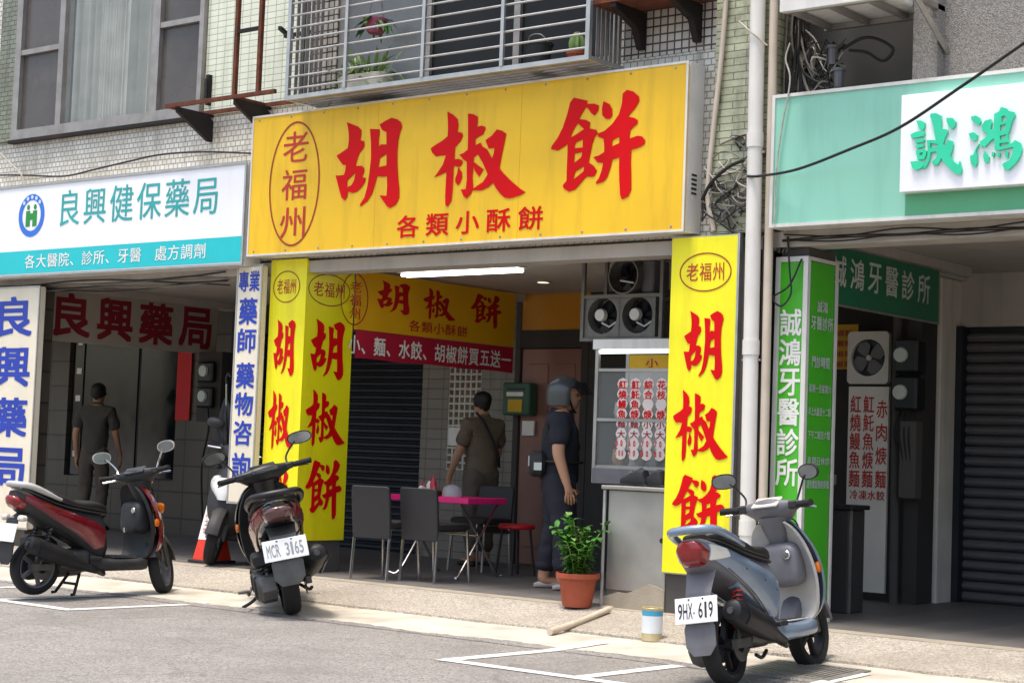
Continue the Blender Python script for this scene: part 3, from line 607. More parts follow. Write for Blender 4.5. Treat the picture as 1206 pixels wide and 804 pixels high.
# back of the arcade, from left to right
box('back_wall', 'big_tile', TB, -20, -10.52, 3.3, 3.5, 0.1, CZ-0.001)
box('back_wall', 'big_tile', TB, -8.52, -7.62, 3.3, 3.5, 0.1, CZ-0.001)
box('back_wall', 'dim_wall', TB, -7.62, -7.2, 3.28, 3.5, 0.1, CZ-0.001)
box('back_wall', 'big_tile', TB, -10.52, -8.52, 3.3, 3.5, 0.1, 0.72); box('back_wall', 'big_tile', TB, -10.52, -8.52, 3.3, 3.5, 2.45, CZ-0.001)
sf = box('shop_window', 'black_plastic', TB, -10.52, -8.52, 3.36, 3.42, 0.72, 2.45)
for xa, xb in ((-10.5, -10.3), (-10.26, -9.28), (-9.22, -8.54)):
    box('pane', 'dark_glass', sf, xa, xb, 3.345, 3.358, 0.74, 2.43)
for z in (0.95, 1.3, 1.62, 1.95, 2.3):
    box('sticker', 'white_print', sf, -10.42, -10.33, 3.338, 3.343, z, z+0.07)
# pharmacy shutter
b = MB(); b.box(-7.2, -4.68, 3.35, 3.5, 2.4, CZ-0.001)
build(b, 'back_wall', 'dark_wall', TB)
sh = box('roller_shutter', 'shutter_dark', TB, -7.2, -4.68, 3.36, 3.4, 0.1, 2.4)
b = MB()
for i in range(32):
    z = 0.14+i*0.07; b.loft([[(-7.18, 3.36, z), (-7.18, 3.335, z+0.02), (-7.18, 3.335, z+0.045), (-7.18, 3.36, z+0.064)], [(-4.7, 3.36, z), (-4.7, 3.335, z+0.02), (-4.7, 3.335, z+0.045), (-4.7, 3.36, z+0.064)]])
build(b, 'slats', 'shutter_dark', sh)
# white tiled pier with its pierced vent block
pr = build(MB().box(-4.68, -4.33, 3.2, 3.5, 0.1, CZ-0.072).box(-3.91, -3.5, 3.2, 3.5, 0.1, CZ-0.072).box(-4.33, -3.91, 3.2, 3.5, 0.1, 1.0).box(-4.33, -3.91, 3.2, 3.5, 2.02, CZ-0.072), 'pier', 'interior_tile', TB)
b = MB(); b.box(-4.33, -3.91, 3.3, 3.32, 1.0, 2.02)
build(b, 'vent_back', 'black_plastic', pr)
b = MB()
for i in range(7): x = -4.33+i*0.07; b.box(x-0.011, x+0.011, 3.205, 3.28, 1.0, 2.02)
for i in range(15): z = 1.0+i*0.0729; b.box(-4.33, -3.91, 3.207, 3.27, z-0.011, z+0.011)
build(b, 'vent_lattice', 'white_plaster', pr)
build(MB().box(-4.3, -3.95, 3.185, 3.199, 1.24, 1.42), 'notice', 'white_print', pr)
# steel back door of the shop with the orange panel over it
box('back_wall', 'dark_wall', TB, -3.5, -3.44, 3.2, 3.5, 0.1, CZ-0.001)
box('door_head', 'dim_wall', TB, -3.44, -2.62, 3.19, 3.5, 2.2, 2.37)
box('door_panel', 'orange_panel', TB, -3.44, -2.62, 3.21, 3.5, 2.372, CZ-0.001)
dr = build(MB().box(-3.42, -2.7, 3.22, 3.27, 0.14, 2.19), 'door', 'door_brown', TB)
b = MB()
for x0, x1, z0, z1 in ((-3.34,-3.1,0.3,1.0), (-3.02,-2.78,0.3,1.0), (-3.34,-3.1,1.15,2.05), (-3.02,-2.78,1.15,2.05)): b.box(x0, x1, 3.208, 3.219, z0, z1)
build(b, 'raised_panel', 'door_brown', dr, bevel=0.004)
build(MB().tube(spline([(-2.74,3.218,1.05),(-2.74,3.17,1.07),(-2.74,3.17,1.17),(-2.74,3.218,1.19)]), 0.01), 'handle', 'chrome', dr)
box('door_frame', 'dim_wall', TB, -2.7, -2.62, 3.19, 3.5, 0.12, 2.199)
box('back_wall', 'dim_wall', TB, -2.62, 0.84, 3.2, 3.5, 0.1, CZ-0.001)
# the left upstairs window: frame, tinted panes, curtain behind the middle
wf = MB()
for x0, x1 in ((-7.53,-7.44), (-6.84,-6.76), (-5.46,-5.36), (-4.82,-4.765)): wf.box(x0, x1, 0.17, 0.27, 4.16, 5.9)
wf.box(-7.53, -4.765, 0.165, 0.275, 4.062, 4.159)
wf.box(-7.44, -6.84, 0.175, 0.26, 4.9, 4.95); wf.box(-5.36, -4.82, 0.175, 0.26, 4.92, 4.97); wf.box(-7.53, -4.765, 0.165, 0.275, 5.9, 6.0)
WN = build(wf, 'window', 'dull_aluminium', TB)
box('sill', 'black_iron', WN, -7.55, -4.75, 0.15, 0.219, 4.03, 4.0605)
box('pane', 'tinted_glass', WN, -7.44, -6.84, 0.215, 0.222, 4.16, 4.9); box('pane', 'tinted_glass', WN, -7.44, -6.84, 0.216, 0.223, 4.95, 5.9)
box('pane', 'tinted_glass', WN, -5.36, -4.82, 0.215, 0.222, 4.16, 4.92); box('pane', 'tinted_glass', WN, -5.36, -4.82, 0.216, 0.223, 4.97, 5.9)
box('pane', 'clear_glass', WN, -6.76, -5.46, 0.213, 0.219, 4.16, 5.9)
b = MB(); r0, r1 = [], []
for i in range(161):
    x = -6.8+i*1.38/160; y = 0.33+(0.03+0.03*math.sin(i*0.07))*math.sin(i*0.45+1.6*math.sin(i*0.11))+0.012*math.sin(i*1.3)
    r0.append((x, y, 4.12)); r1.append((x, y+0.008*math.sin(i*.4), 5.95))
b.loft([r0, r1], closed=False, cap=False)
build(b, 'curtain', 'curtain', WN, smooth=True)
box('room_back', 'dim_wall', WN, -7.5, -4.8, 0.48, 0.499, 4.06, 6.2)
box('lintel', 'white_tile', TB, -7.53, -4.76, WY, 0.5, 6.0, 6.2)
# window behind the grille
wf = MB()
for x0, x1 in ((-3.15,-3.08), (-2.2,-2.13), (-1.28,-1.22), (-0.36,-0.285)): wf.box(x0, x1, 0.24, 0.32, 4.12, 5.7)
wf.box(-3.15, -0.285, 0.235, 0.325, 4.062, 4.118); wf.box(-3.15, -0.285, 0.235, 0.325, 5.7, 5.749)
W2 = build(wf, 'window', 'dull_aluminium', TB)
box('pane', 'window_grey', W2, -3.08, -2.2, 0.272, 0.28, 4.118, 5.7)
box('pane', 'dim_pane', W2, -2.13, -1.28, 0.272, 0.28, 4.118, 5.7); box('pane', 'dim_pane', W2, -1.22, -0.36, 0.272, 0.28, 4.118, 5.7)

# ------------------------------------------------------------------ the pebbledash building (dental clinic)
PB = thing('pebbledash_building', 'grey pebbledash building over the dental clinic sign and the closed shutter', 'building', (4, 0.3, 0))
box('recess_wall', 'recess_paint', PB, 1.082, 2.07, 0.62, 0.8, CZ+0.02, 9.3)
box('column', 'pebbledash', PB, 2.07, 2.24, 0.2, 0.6, CZ+0.02, 9.3)
box('front_wall', 'pebbledash', PB, 2.24, 12, 0.3, 0.6, CZ+0.02, 9.3)
box('roof_slab', 'white_plaster', PB, 1.082, 12, 0.2, 9.0, 9.302, 9.5)
box('rear_wall', 'white_plaster', PB, 1.082, 12, 8.8, 9.0, 0, 9.3)
box('ceiling', 'grey_paint', PB, 1.082, 12, 0.42, 8.8, CZ+0.06, CZ+0.08)
box('front_beam', 'grey_paint', PB, 1.082, 12, 0.19, 0.419, 2.635, 2.738)
bm_ = box('cross_beam', 'grey_paint', PB, 1.2, 1.3, 0.42, 2.9, 2.705, CZ+0.058)
box('pillar', 'dark_wall', PB, 1.12, 1.325, 0.25, 0.62, 0.0, 2.634)
box('pillar', 'grey_paint', PB, 6.2, 6.7, 0.25, 0.62, 0.0, 2.634)
box('side_wall', 'grey_paint', PB, 8.0, 8.2, 0.3, 8.8, 0.0, 9.3)
b = MB(); b.box(0.84, 1.032, 2.95, 3.5, 0.1, CZ-0.003)
build(b, 'back_column', 'white_plaster', PB, bevel=0.008)
box('back_wall', 'grey_paint', PB, 1.033, 8.0, 3.3, 3.5, 2.345, CZ+0.058)
RS = box('roller_shutter', 'shutter_dark', PB, 1.033, 4.68, 3.3355, 3.36, 0.12, 2.344)
for xa in (1.033, 4.6): box('guide_rail', 'shutter_dark', RS, xa, xa+0.057, 3.22, 3.335, 0.12, 2.344)
box('back_wall', 'grey_paint', PB, 4.68, 8.0, 3.3, 3.5, 0.1, 2.345)
hs = 0.0832
def slat_mesh(z):
    prof = [(3.345, z), (3.318, z+0.012), (3.306, z+hs*0.35), (3.306, z+hs*0.6), (3.322, z+hs*0.85), (3.345, z+hs*0.93)]
    return MB().loft([[(1.09, y, zz) for y, zz in prof], [(4.6, y, zz) for y, zz in prof]])
s0 = build(slat_mesh(0.14), 'slat', 'shutter_grey', RS)
for i in range(1, 26): share(s0, 'slat', RS, (0, random.uniform(-0.002, 0.002), i*hs))

# ------------------------------------------------------------------ big signs
def frame(mb, fr, u0, u1, v0, v1, t, d, lift=0.0):
    O, U, V, N = fr
    for a, b_, c, e in ((u0,u1,v0,v0+t), (u0,u1,v1-t,v1), (u0,u0+t,v0+t,v1-t), (u1-t,u1,v0+t,v1-t)):
        P = [O+U*x+V*z+N*w for w in (lift, lift+d) for x, z in ((a,c),(b_,c),(b_,e),(a,e))]
        mb.add(P, [(0,3,2,1),(4,5,6,7),(0,1,5,4),(1,2,6,5),(2,3,7,6),(3,0,4,7)])
F0 = FRONT(0.0)
# yellow signboard
YS = thing('shop_signboard', 'big yellow lightbox signboard with red brush characters over the bun shop', 'signboard', (-1.7, 0.1, 2.75))
box('face', 'yellow_face', YS, -3.865, 0.472, 0.0, 0.03, 2.765, 3.925)
c = MB().box(-3.881, 0.488, 0.031, 0.207, 2.75, 3.94)
build(c, 'cabinet', 'white_metal', YS)
b = MB(); frame(b, F0, -3.881, 0.488, 2.75, 3.94, 0.016, 0.006); 
build(b, 'trim', 'white_metal', YS)
for i in range(12):
    x = -3.8+i*0.38
    for z in (2.79, 3.9): build(MB().lathe([(0,-0.006),(0.008,-0.004),(0.01,0.0)], (x,0,z), 'y', 8), 'screw', 'dull_aluminium', YS)
for x in (-2.43, -0.98): build(MB().box(x-0.0015,x+0.0015,-0.0012,0.0005,2.768,3.922), 'sheet_seam', 'yellow_dim', YS)
b = MB()
for i in range(5): b.box(0.489, 0.4915, 0.075, 0.14, 3.02+i*0.032, 3.034+i*0.032)
build(b, 'vent_slots', 'black_iron', YS)
for ch in '胡椒餅':
    b = MB(); brush(b, ch, F0); build(b, 'character', 'red_letter', YS)
b = MB(); oval(b, F0, -3.35, 3.335, 0.295, 0.52, 0.016)
build(b, 'oval_line', 'dark_red_line', YS)
chars(YS, 'red_brown_letter', [(ch, F0, -3.495, 3.515-i*0.315, 0.29, 0.255) for i, ch in enumerate('老福州')], 0.008)
chars(YS, 'red_letter', [(ch, F0, -2.18+i*0.303, 2.83, 0.225, 0.17) for i, ch in enumerate('各類小酥餅')], 0.014)
# pharmacy signboard
PS = thing('pharmacy_signboard', 'white pharmacy lightbox with teal characters above a cyan strip', 'signboard', (-6, 0.1, 2.68))
box('cabinet', 'white_metal', PS, -8.4, -3.925, 0.021, 0.2, 2.683, 3.565)
box('face', 'white_acrylic', PS, -8.385, -3.94, 0.0, 0.02, 2.7, 3.55)
b = MB(); frame(b, F0, -8.4, -3.925, 2.683, 3.565, 0.02, 0.01); build(b, 'trim', 'aluminium', PS)
b = MB(); rect(b, F0, -8.375, -3.955, 2.712, 2.93, 0.0015); build(b, 'cyan_strip', 'cyan_print', PS)
chars(PS, 'teal_letter', [(ch, F0, -6.49+i*0.379, 3.125, 0.345, 0.36) for i, ch in enumerate('良興健保藥局')], 0.006, False)
cells(PS, 'white_print', '各大醫院、診所、牙醫 處方調劑', F0, -6.95, 2.755, 2.57, 0.14, 0.008, lift=0.004)
b = MB(); oval(b, F0, -6.885, 3.265, 0.2, 0.205, 0.058, 0.0025); LG = build(b, 'logo', 'logo_blue', PS)
for k_ in range(5):
    b = MB(); a = rad(45+k_*22.5); disc(b, F0, -6.885+0.17*math.cos(a), 3.265+0.175*math.sin(a), 0.02, 0.02, 0.0045, 10); build(b, 'ring_mark', 'logo_pale', LG)
b = MB(); rect(b, F0, -6.97, -6.905, 3.16, 3.31, 0.0035); rect(b, F0, -6.865, -6.8, 3.16, 3.31, 0.0035); rect(b, F0, -6.9049, -6.8651, 3.225, 3.285, 0.0035)
disc(b, F0, -6.9375, 3.345, 0.022, 0.026, 0.0035, 16); disc(b, F0, -6.8325, 3.345, 0.022, 0.026, 0.0035, 16); build(b, 'letter', 'logo_green', LG)
# dental clinic signboard
GS = thing('clinic_signboard', 'mint green clinic lightbox with a raised white plaque and green characters', 'signboard', (3, 0.1, 2.74))
box('cabinet', 'white_metal', GS, 1.165, 6.0, 0.021, 0.2, 2.74, 3.628)
box('face', 'mint_face', GS, 1.18, 5.985, 0.0, 0.02, 2.757, 3.61)
b = MB(); frame(b, F0, 1.165, 6.0, 2.74, 3.628, 0.022, 0.012); build(b, 'trim', 'white_metal', GS)
b = MB(); rect(b, F0, 2.14, 5.97, 2.768, 2.9, 0.0015); build(b, 'green_strip', 'mid_green', GS)
pq = build(MB().box(2.135, 5.6, -0.078, -0.001, 2.905, 3.52), 'plaque', 'white_acrylic', GS, bevel=0.004)
for ch in '誠鴻':
    b = MB(); brush(b, ch, FRONT(-0.078), d=0.018, lift=0.002); build(b, 'character', 'mint_letter', GS)
# right hand yellow banner on the shop pillar
RB = thing('yellow_pillar_sign', 'tall yellow panel with red brush characters on the shop pillar beside the drainpipe', 'sign', (0.6, 0.12, 0.4))
box('face', 'yellow_vinyl', RB, 0.33, 0.862, 0.1, 0.115, 0.41, 2.72)
b = MB().box(0.32, 0.88, 0.116, 0.139, 0.4, 2.732); frame(b, FRONT(0.115), 0.862, 0.88, 0.4, 2.732, 0.0085, 0.018); build(b, 'backing', 'aluminium', RB)
F1 = FRONT(0.1)
for ch, bx in (('胡', (0.455,1.735,0.315,0.475)), ('椒', (0.385,1.175,0.45,0.49)), ('餅', (0.4,0.64,0.42,0.45))):
    b = MB(); brush(b, ch, F1, bx); build(b, 'character', 'red_letter', RB)
b = MB(); oval(b, F1, 0.61, 2.475, 0.21, 0.135, 0.009); build(b, 'oval_line', 'dark_red_line', RB)
b = MB(); line(b, '老福州', F1, 0.455, 2.41, 0.32, 0.135, 0.004); build(b, 'lettering', 'red_brown_letter', RB)
# left pillar wrapped on two sides
LP = thing('yellow_pillar_wrap', 'yellow two sided pillar wrap with red brush characters left of the tables', 'sign', (-3.55, 0.45, 0.4))
box('front_face', 'yellow_vinyl', LP, -3.765, -3.34, 0.18, 0.195, 0.4, 2.735)
box('side_face', 'yellow_vinyl', LP, -3.356, -3.341, 0.1955, 0.755, 0.4, 2.722)
F2, R2 = FRONT(0.18), RIGHT(-3.341)
for ch, bx in (('胡', (-3.69,1.755,0.25,0.475)), ('椒', (-3.72,1.145,0.31,0.49)), ('餅', (-3.70,0.54,0.27,0.43))):
    b = MB(); brush(b, ch, F2, bx); build(b, 'character', 'red_letter', LP)
for ch, bx in (('胡', (0.26,1.745,0.4,0.5)), ('椒', (0.235,1.18,0.48,0.475)), ('餅', (0.27,0.575,0.43,0.5))):
    b = MB(); brush(b, ch, R2, bx); build(b, 'character', 'red_letter', LP)
b = MB(); oval(b, F2, -3.57, 2.505, 0.16, 0.135, 0.009); build(b, 'oval_line', 'dark_red_line', LP)
b = MB(); oval(b, R2, 0.455, 2.495, 0.25, 0.135, 0.009); build(b, 'oval_line', 'dark_red_line', LP)
cells(LP, 'red_brown_letter', '老福州', F2, -3.685, 2.44, 0.235, 0.135, 0.004); cells(LP, 'red_brown_letter', '老福州', R2, 0.265, 2.43, 0.39, 0.135, 0.004)
# blue lettered vertical boxes of the pharmacy
def vbox(label, x0, x1, y0, y1, z0, z1):
    t = thing('vertical_sign', label, 'sign', ((x0+x1)/2, (y0+y1)/2, z0))
    box('cabinet', 'cream_acrylic', t, x0, x1, y0, y1, z0, z1, bevel=0.012)
    b = MB(); frame(b, FRONT(y0), x0-0.006, x1+0.006, z0-0.006, z1+0.006, 0.016, 0.006, lift=-0.003); build(b, 'trim', 'aluminium', t)
    return t
V1 = vbox('narrow cream lightbox with blue characters between the pharmacy and the yellow pillar', -4.09, -3.79, 0.1, 0.175, 0.68, 2.69)
FB = FRONT(0.1)
chars(V1, 'blue_letter', [('專', FB, -4.065, 2.47, 0.115, 0.17), ('業', FB, -3.935, 2.47, 0.12, 0.17)]+[(ch, FB, -4.045, z0, 0.215, z1-z0) for ch, z0, z1 in (('藥',2.19,2.41), ('師',1.95,2.15), ('藥',1.65,1.86), ('物',1.42,1.61), ('咨',1.17,1.37), ('詢',0.86,1.1))], 0.022)
V2 = vbox('wide cream lightbox with four big blue characters at the left edge', -7.62, -6.83, 0.1, 0.18, 0.3, 2.6)
chars(V2, 'blue_letter', [(ch, FB, -7.47, z0, 0.54, z1-z0) for ch, z0, z1 in (('良',2.13,2.5), ('興',1.65,2.02), ('藥',1.17,1.53), ('局',0.68,1.05))], 0.024)
# boards across the arcade
HB = thing('hanging_signboard', 'dim white board with four maroon characters hung across the pharmacy arcade', 'sign', (-7.5, 1.75, 2.15))
box('panel', 'board_white', HB, -7.53, -7.5, 0.55, 2.95, 2.14, 2.645)
chars(HB, 'maroon_letter', [(ch, RIGHT(-7.5), 0.78+i*0.545, 2.2, 0.44, 0.42) for i, ch in enumerate('良興藥局')], 0.028)
YB = thing('hanging_signboard', 'shaded yellow board with red characters hung across the arcade above the red banner', 'sign', (-3.3, 1.8, 2.19))
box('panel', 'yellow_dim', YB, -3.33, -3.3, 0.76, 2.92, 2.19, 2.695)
RT = RIGHT(-3.3)
for ch, bx in (('胡', (1.0,2.36,0.42,0.28)), ('椒', (1.6,2.35,0.45,0.285)), ('餅', (2.26,2.34,0.45,0.31))):
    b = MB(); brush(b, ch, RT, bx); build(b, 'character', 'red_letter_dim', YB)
b = MB(); oval(b, RT, 0.72, 2.445, 0.17, 0.225, 0.012); build(b, 'oval_line', 'dark_red_line', YB)
b = MB(); column(b, '老福州', RT, 0.66, 2.61, 0.15, 0.34, 0.004); build(b, 'lettering', 'red_brown_letter', YB)
b = MB(); line(b, '各類小酥餅', RT, 1.42, 2.225, 0.82, 0.105, 0.01); build(b, 'lettering', 'red_brown_letter', YB)
RN = thing('red_banner', 'dark red cloth banner with white characters below the hanging yellow board', 'banner', (-3.31, 1.8, 1.95))
b = MB(); ra, rb = [], []
for i in range(25):
    y = 0.76+i*2.16/24; ra.append((-3.305+0.006*math.sin(i*0.9), y, 1.945+0.004*math.sin(i*.7))); rb.append((-3.305+0.003*math.sin(i*0.9), y, 2.185))
b.loft([ra, rb], closed=False, cap=False); b.loft([[(x-0.004, y, z) for x, y, z in ra], [(x-0.004, y, z) for x, y, z in rb]], closed=False, cap=False)
build(b, 'cloth', 'red_banner', RN, smooth=True)
cells(RN, 'white_print', '小、麵、水餃、胡椒餅買五送一', RIGHT(-3.298), 0.66, 1.975, 2.23, 0.17, 0.014)
# green clinic pillar box and hanging board
GB = thing('vertical_sign', 'bright green two sided clinic lightbox with white characters beside the pipes', 'sign', (1.22, 0.42, 0.1))
b = MB().box(1.13, 1.315, 0.215, 0.24, 0.135, 2.54); build(b, 'front_face', 'lime_green', GB)
b = MB().box(1.31, 1.334, 0.2405, 0.6, 0.135, 2.54); build(b, 'side_face', 'lime_green', GB)
b = MB(); frame(b, FRONT(0.222), 1.1, 1.345, 0.108, 2.57, 0.034, 0.014); build(b, 'trim', 'white_metal', GB)
b = MB(); frame(b, RIGHT(1.33), 0.2225, 0.64, 0.108, 2.57, 0.024, 0.0145); build(b, 'trim', 'white_metal', GB)
FG, RG = FRONT(0.215), RIGHT(1.335)
chars(GB, 'white_print', [(ch, FG, 1.143, 2.04-i*0.2, 0.16, 0.175) for i, ch in enumerate('誠鴻牙醫診所')], 0.018)
for s_, u_, v_, w_, h_ in (('誠鴻',0.36,2.205,0.15,0.085), ('牙醫診所',0.28,2.085,0.31,0.1), ('門診時間',0.3,1.83,0.26,0.085)):
    b = MB(); line(b, s_, RG, u_, v_, w_, h_, 0.012); build(b, 'lettering', 'dull_print', GB)
for i, s_ in enumerate(('星期一至星期六', '早上九點至十二點', '下午二點至六點', '星期日休診', '請先電話預約掛號')):
    b = MB(); line(b, s_, RG, 0.275, 1.665-i*0.155-(0.02 if i > 2 else 0), 0.31, 0.06, 0.01); build(b, 'lettering', 'dull_print', GB)
HG = thing('hanging_signboard', 'dark green clinic board with white characters hung across the right arcade', 'sign', (1.3, 1.4, 2.29))
box('panel', 'deep_green', HG, 1.245, 1.3, 0.5, 2.31, 2.29, 2.7)
b = MB(); frame(b, RIGHT(1.3), 0.49, 2.32, 2.28, 2.704, 0.014, 0.006, lift=-0.003); build(b, 'trim', 'dull_aluminium', HG)
chars(HG, 'dull_print', [(ch, RIGHT(1.3), 0.62+i*0.265, 2.42, 0.2, 0.21) for i, ch in enumerate('誠鴻牙醫診所')], 0.012, True, 0.004)

# ------------------------------------------------------------------ window grille with its plants
WG = thing('window_grille', 'projecting steel bar window grille above the yellow signboard', 'grille', (-1.75, 0, 4.0))
b = MB(); b.box(-3.29, -0.22, -0.215, -0.18, 3.985, 4.02); b.box(-3.29, -0.22, -0.215, -0.18, 5.5, 5.54)
for x in (-3.272, -0.238): b.box(x-0.018, x+0.018, -0.215, -0.18, 4.02, 5.5); b.box(x-0.016, x+0.016, -0.18, 0.214, 3.987, 4.018); b.box(x-0.016, x+0.016, -0.18, 0.214, 5.5, 5.538)
build(b, 'frame', 'aluminium', WG)
bar = build(MB().tube([(-3.26,-0.2,4.075),(-0.25,-0.2,4.075)], 0.009, 6), 'bar', 'aluminium', WG)
for i in range(1, 14): share(bar, 'bar', WG, (0, 0, i*0.101))
po = build(MB().box(-2.63,-2.6,-0.223,-0.2,4.02,5.5), 'post', 'aluminium', WG)
for dx in (0.82, 1.6): share(po, 'post', WG, (dx, 0, 0))
sl = build(MB().box(-0.232,-0.226,-0.12,-0.085,4.02,5.5), 'side_slat', 'dull_aluminium', WG)
for i in range(1, 6): share(sl, 'side_slat', WG, (0, i*0.055, 0))
sl = build(MB().box(-3.284,-3.278,-0.12,-0.085,4.02,5.5), 'side_slat', 'dull_aluminium', WG)
for i in range(1, 6): share(sl, 'side_slat', WG, (0, i*0.055, 0))
bs = build(MB().box(-3.25,-0.26,-0.15,-0.11,3.99,4.005), 'floor_slat', 'dull_aluminium', WG)
for i in range(1, 5): share(bs, 'floor_slat', WG, (0, i*0.072, 0))

def leaf(mb, p, d, L, W, fold=0.25, droop=0.3, n=4):
    d = Vector(d).normalized(); side = d.cross(Vector((0,0,1)))
    if side.length < 1e-3: side = Vector((1,0,0))
    side.normalize(); up = side.cross(d).normalized()
    rows = []
    for i in range(n+1):
        t = i/n; w = W*math.sin(PI*min(1, (t*0.92+0.08)))**0.8*0.5
        c = Vector(p)+d*(L*t)+Vector((0,0,-droop*L*t*t))
        rows.append([c-side*w+up*w*fold, c, c+side*w+up*w*fold])
    mb.loft(rows, cap=False, closed=False)
# orchid in a shallow ceramic planter
t = thing('potted_plant', 'strappy green plant in a long pale planter inside the window grille', 'potted plant', (-2.62, 0.03, 4.005))
b = MB(); rings = []
for z, k_ in ((4.006,0.85),(4.06,0.95),(4.16,1.0),(4.165,0.94),(4.14,0.9)):
    rings.append([(-2.62+0.27*k_*math.copysign(abs(math.cos(a))**0.5, math.cos(a)), 0.03+0.1*k_*math.copysign(abs(math.sin(a))**0.6, math.sin(a)), z) for a in [2*PI*i/20 for i in range(20)]])
b.loft(rings); build(b, 'planter', 'ceramic_pot', t, smooth=True)
b = MB()
for i in range(90):
    a = random.uniform(0, 2*PI); el = random.uniform(0.2, 1.2); x = random.uniform(-2.82, -2.42)
    leaf(b, (x, 0.03+random.uniform(-.05,.05), 4.12), (math.cos(a)*math.cos(el)+0.5*(x+2.62), 0.55*math.sin(a)*math.cos(el), math.sin(el)), random.uniform(0.22, 0.48), random.uniform(0.02,0.036), 0.2, random.uniform(0.2,0.9), 5)
build(b, 'foliage', 'leaf_light', t, smooth=True)
# hanging basket
t = thing('hanging_plant', 'small hanging basket of pink blooms behind the grille bars', 'potted plant', (-2.55, 0.05, 4.5))
b = MB(); b.lathe([(0.0,4.5),(0.06,4.505),(0.09,4.55),(0.1,4.62),(0.09,4.62),(0.0,4.6)], (-2.55,0.05,0), n=16); build(b, 'basket', 'flower_pink', t, smooth=True)
b = MB()
for s_ in (-1, 0, 1): b.tube([(-2.55+0.09*s_, 0.05+(0.0 if s_ else 0.09), 4.62), (-2.55, 0.05, 4.98)], 0.003, 5)
b.tube([(-2.55,0.05,4.98),(-2.55,0.05,5.5)], 0.003, 5); build(b, 'hanger', 'cable_grey', t)
b = MB()
for i in range(60):
    a = random.uniform(0, 2*PI); el = random.uniform(-0.6, 1.2)
    leaf(b, (-2.55+0.06*math.cos(a), 0.05+0.06*math.sin(a), 4.6), (math.cos(a)*math.cos(el), math.sin(a)*math.cos(el), math.sin(el)), random.uniform(0.06,0.15), 0.04, 0.2, 0.7, 3)
build(b, 'foliage', 'leaf_green', t)
# cactus pot at the right end
t = thing('potted_plant', 'little cactus in a terracotta pot at the right end of the grille', 'potted plant', (-0.5, 0.02, 4.005))
b = MB(); b.lathe([(0.0,4.006),(0.05,4.006),(0.07,4.09),(0.078,4.09),(0.078,4.115),(0.066,4.115),(0.0,4.1)], (-0.5,0.02,0), n=18); build(b, 'pot', 'terracotta', t, smooth=True)
b = MB(); rings = []
for i in range(9):
    tt = i/8; r = 0.055*math.sin(PI*(0.15+0.8*tt))**0.6
    rings.append([(-0.5+r*(1+0.15*math.cos(8*a))*math.cos(a), 0.02+r*(1+0.15*math.cos(8*a))*math.sin(a), 4.1+0.16*tt) for a in [2*PI*k_/32 for k_ in range(32)]])
b.loft(rings); build(b, 'cactus', 'leaf_light', t, smooth=True)

t = thing('bucket', 'dark plastic bucket on the grille floor left of the cactus', 'bucket', (-0.85, 0.02, 4.006))
build(MB().lathe([(0,4.006),(0.075,4.006),(0.1,4.2),(0.108,4.2),(0.108,4.215),(0.095,4.215),(0.07,4.02),(0,4.02)], (-0.85,0.02,0), n=22), 'tub', 'matt_black', t, smooth=True)
build(MB().tube(spline([(-0.95,0.02,4.2),(-0.9,-0.03,4.27),(-0.8,-0.03,4.27),(-0.75,0.02,4.2)],5), 0.004, 6), 'handle', 'aluminium', t)
# ------------------------------------------------------------------ rusty rack left of the grille
t = thing('equipment_rack', 'empty rusty angle iron rack bolted to the tiled wall left of the grille', 'rack', (-4.1, 0, 3.8))
b = MB()
b.box(-4.78,-3.42,-0.21,-0.18,4.062,4.095); b.box(-4.78,-3.42,0.17,0.2,4.062,4.095)
for x in (-4.78, -3.95): b.box(x, x+0.03, -0.18, 0.17, 4.064, 4.093)
build(b, 'shelf_frame', 'rust', t)
for x in (-3.945, -3.655): build(MB().box(x, x+0.035, -0.2, -0.165, 4.0955, 5.6), 'post', 'rust', t)
build(MB().box(-3.44, -3.405, 0.12, 0.155, 4.0955, 5.6), 'post', 'black_iron', t)
b = MB(); b.box(-3.91,-3.655,-0.198,-0.17,4.62,4.65); b.obox((-3.5,-0.02,4.6), (0.03,0.42,0.03), Matrix.Rotation(rad(30),3,'Z')); b.box(-3.62,-3.3,0.06,0.09,4.6,4.63); build(b, 'cross_bar', 'black_iron', t)
for x in (-4.66, -3.93):
    b = MB(); b.loft([[(x,-0.19,4.04),(x,0.17,4.04),(x,0.215,4.0),(x,0.215,3.82),(x,0.17,3.82),(x,-0.19,4.02)],[(x+0.035,-0.19,4.04),(x+0.035,0.17,4.04),(x+0.035,0.215,4.0),(x+0.035,0.215,3.82),(x+0.035,0.17,3.82),(x+0.035,-0.19,4.02)]])
    b.box(x, x+0.035, 0.17, 0.218, 4.04, 4.061); b.box(x,x+0.035,-0.19,0.17,4.0405,4.0615)
    build(b, 'bracket', 'black_iron', t)
t = build(MB().box(-4.7,-4.665,0.17,0.214,4.15,4.42).box(-4.695,-4.67,0.16,0.169,4.2,4.38), 'socket_strip', 'black_iron'); tag(t, 'short dark iron strip on pale green tiles beside the tinted window', 'bracket')

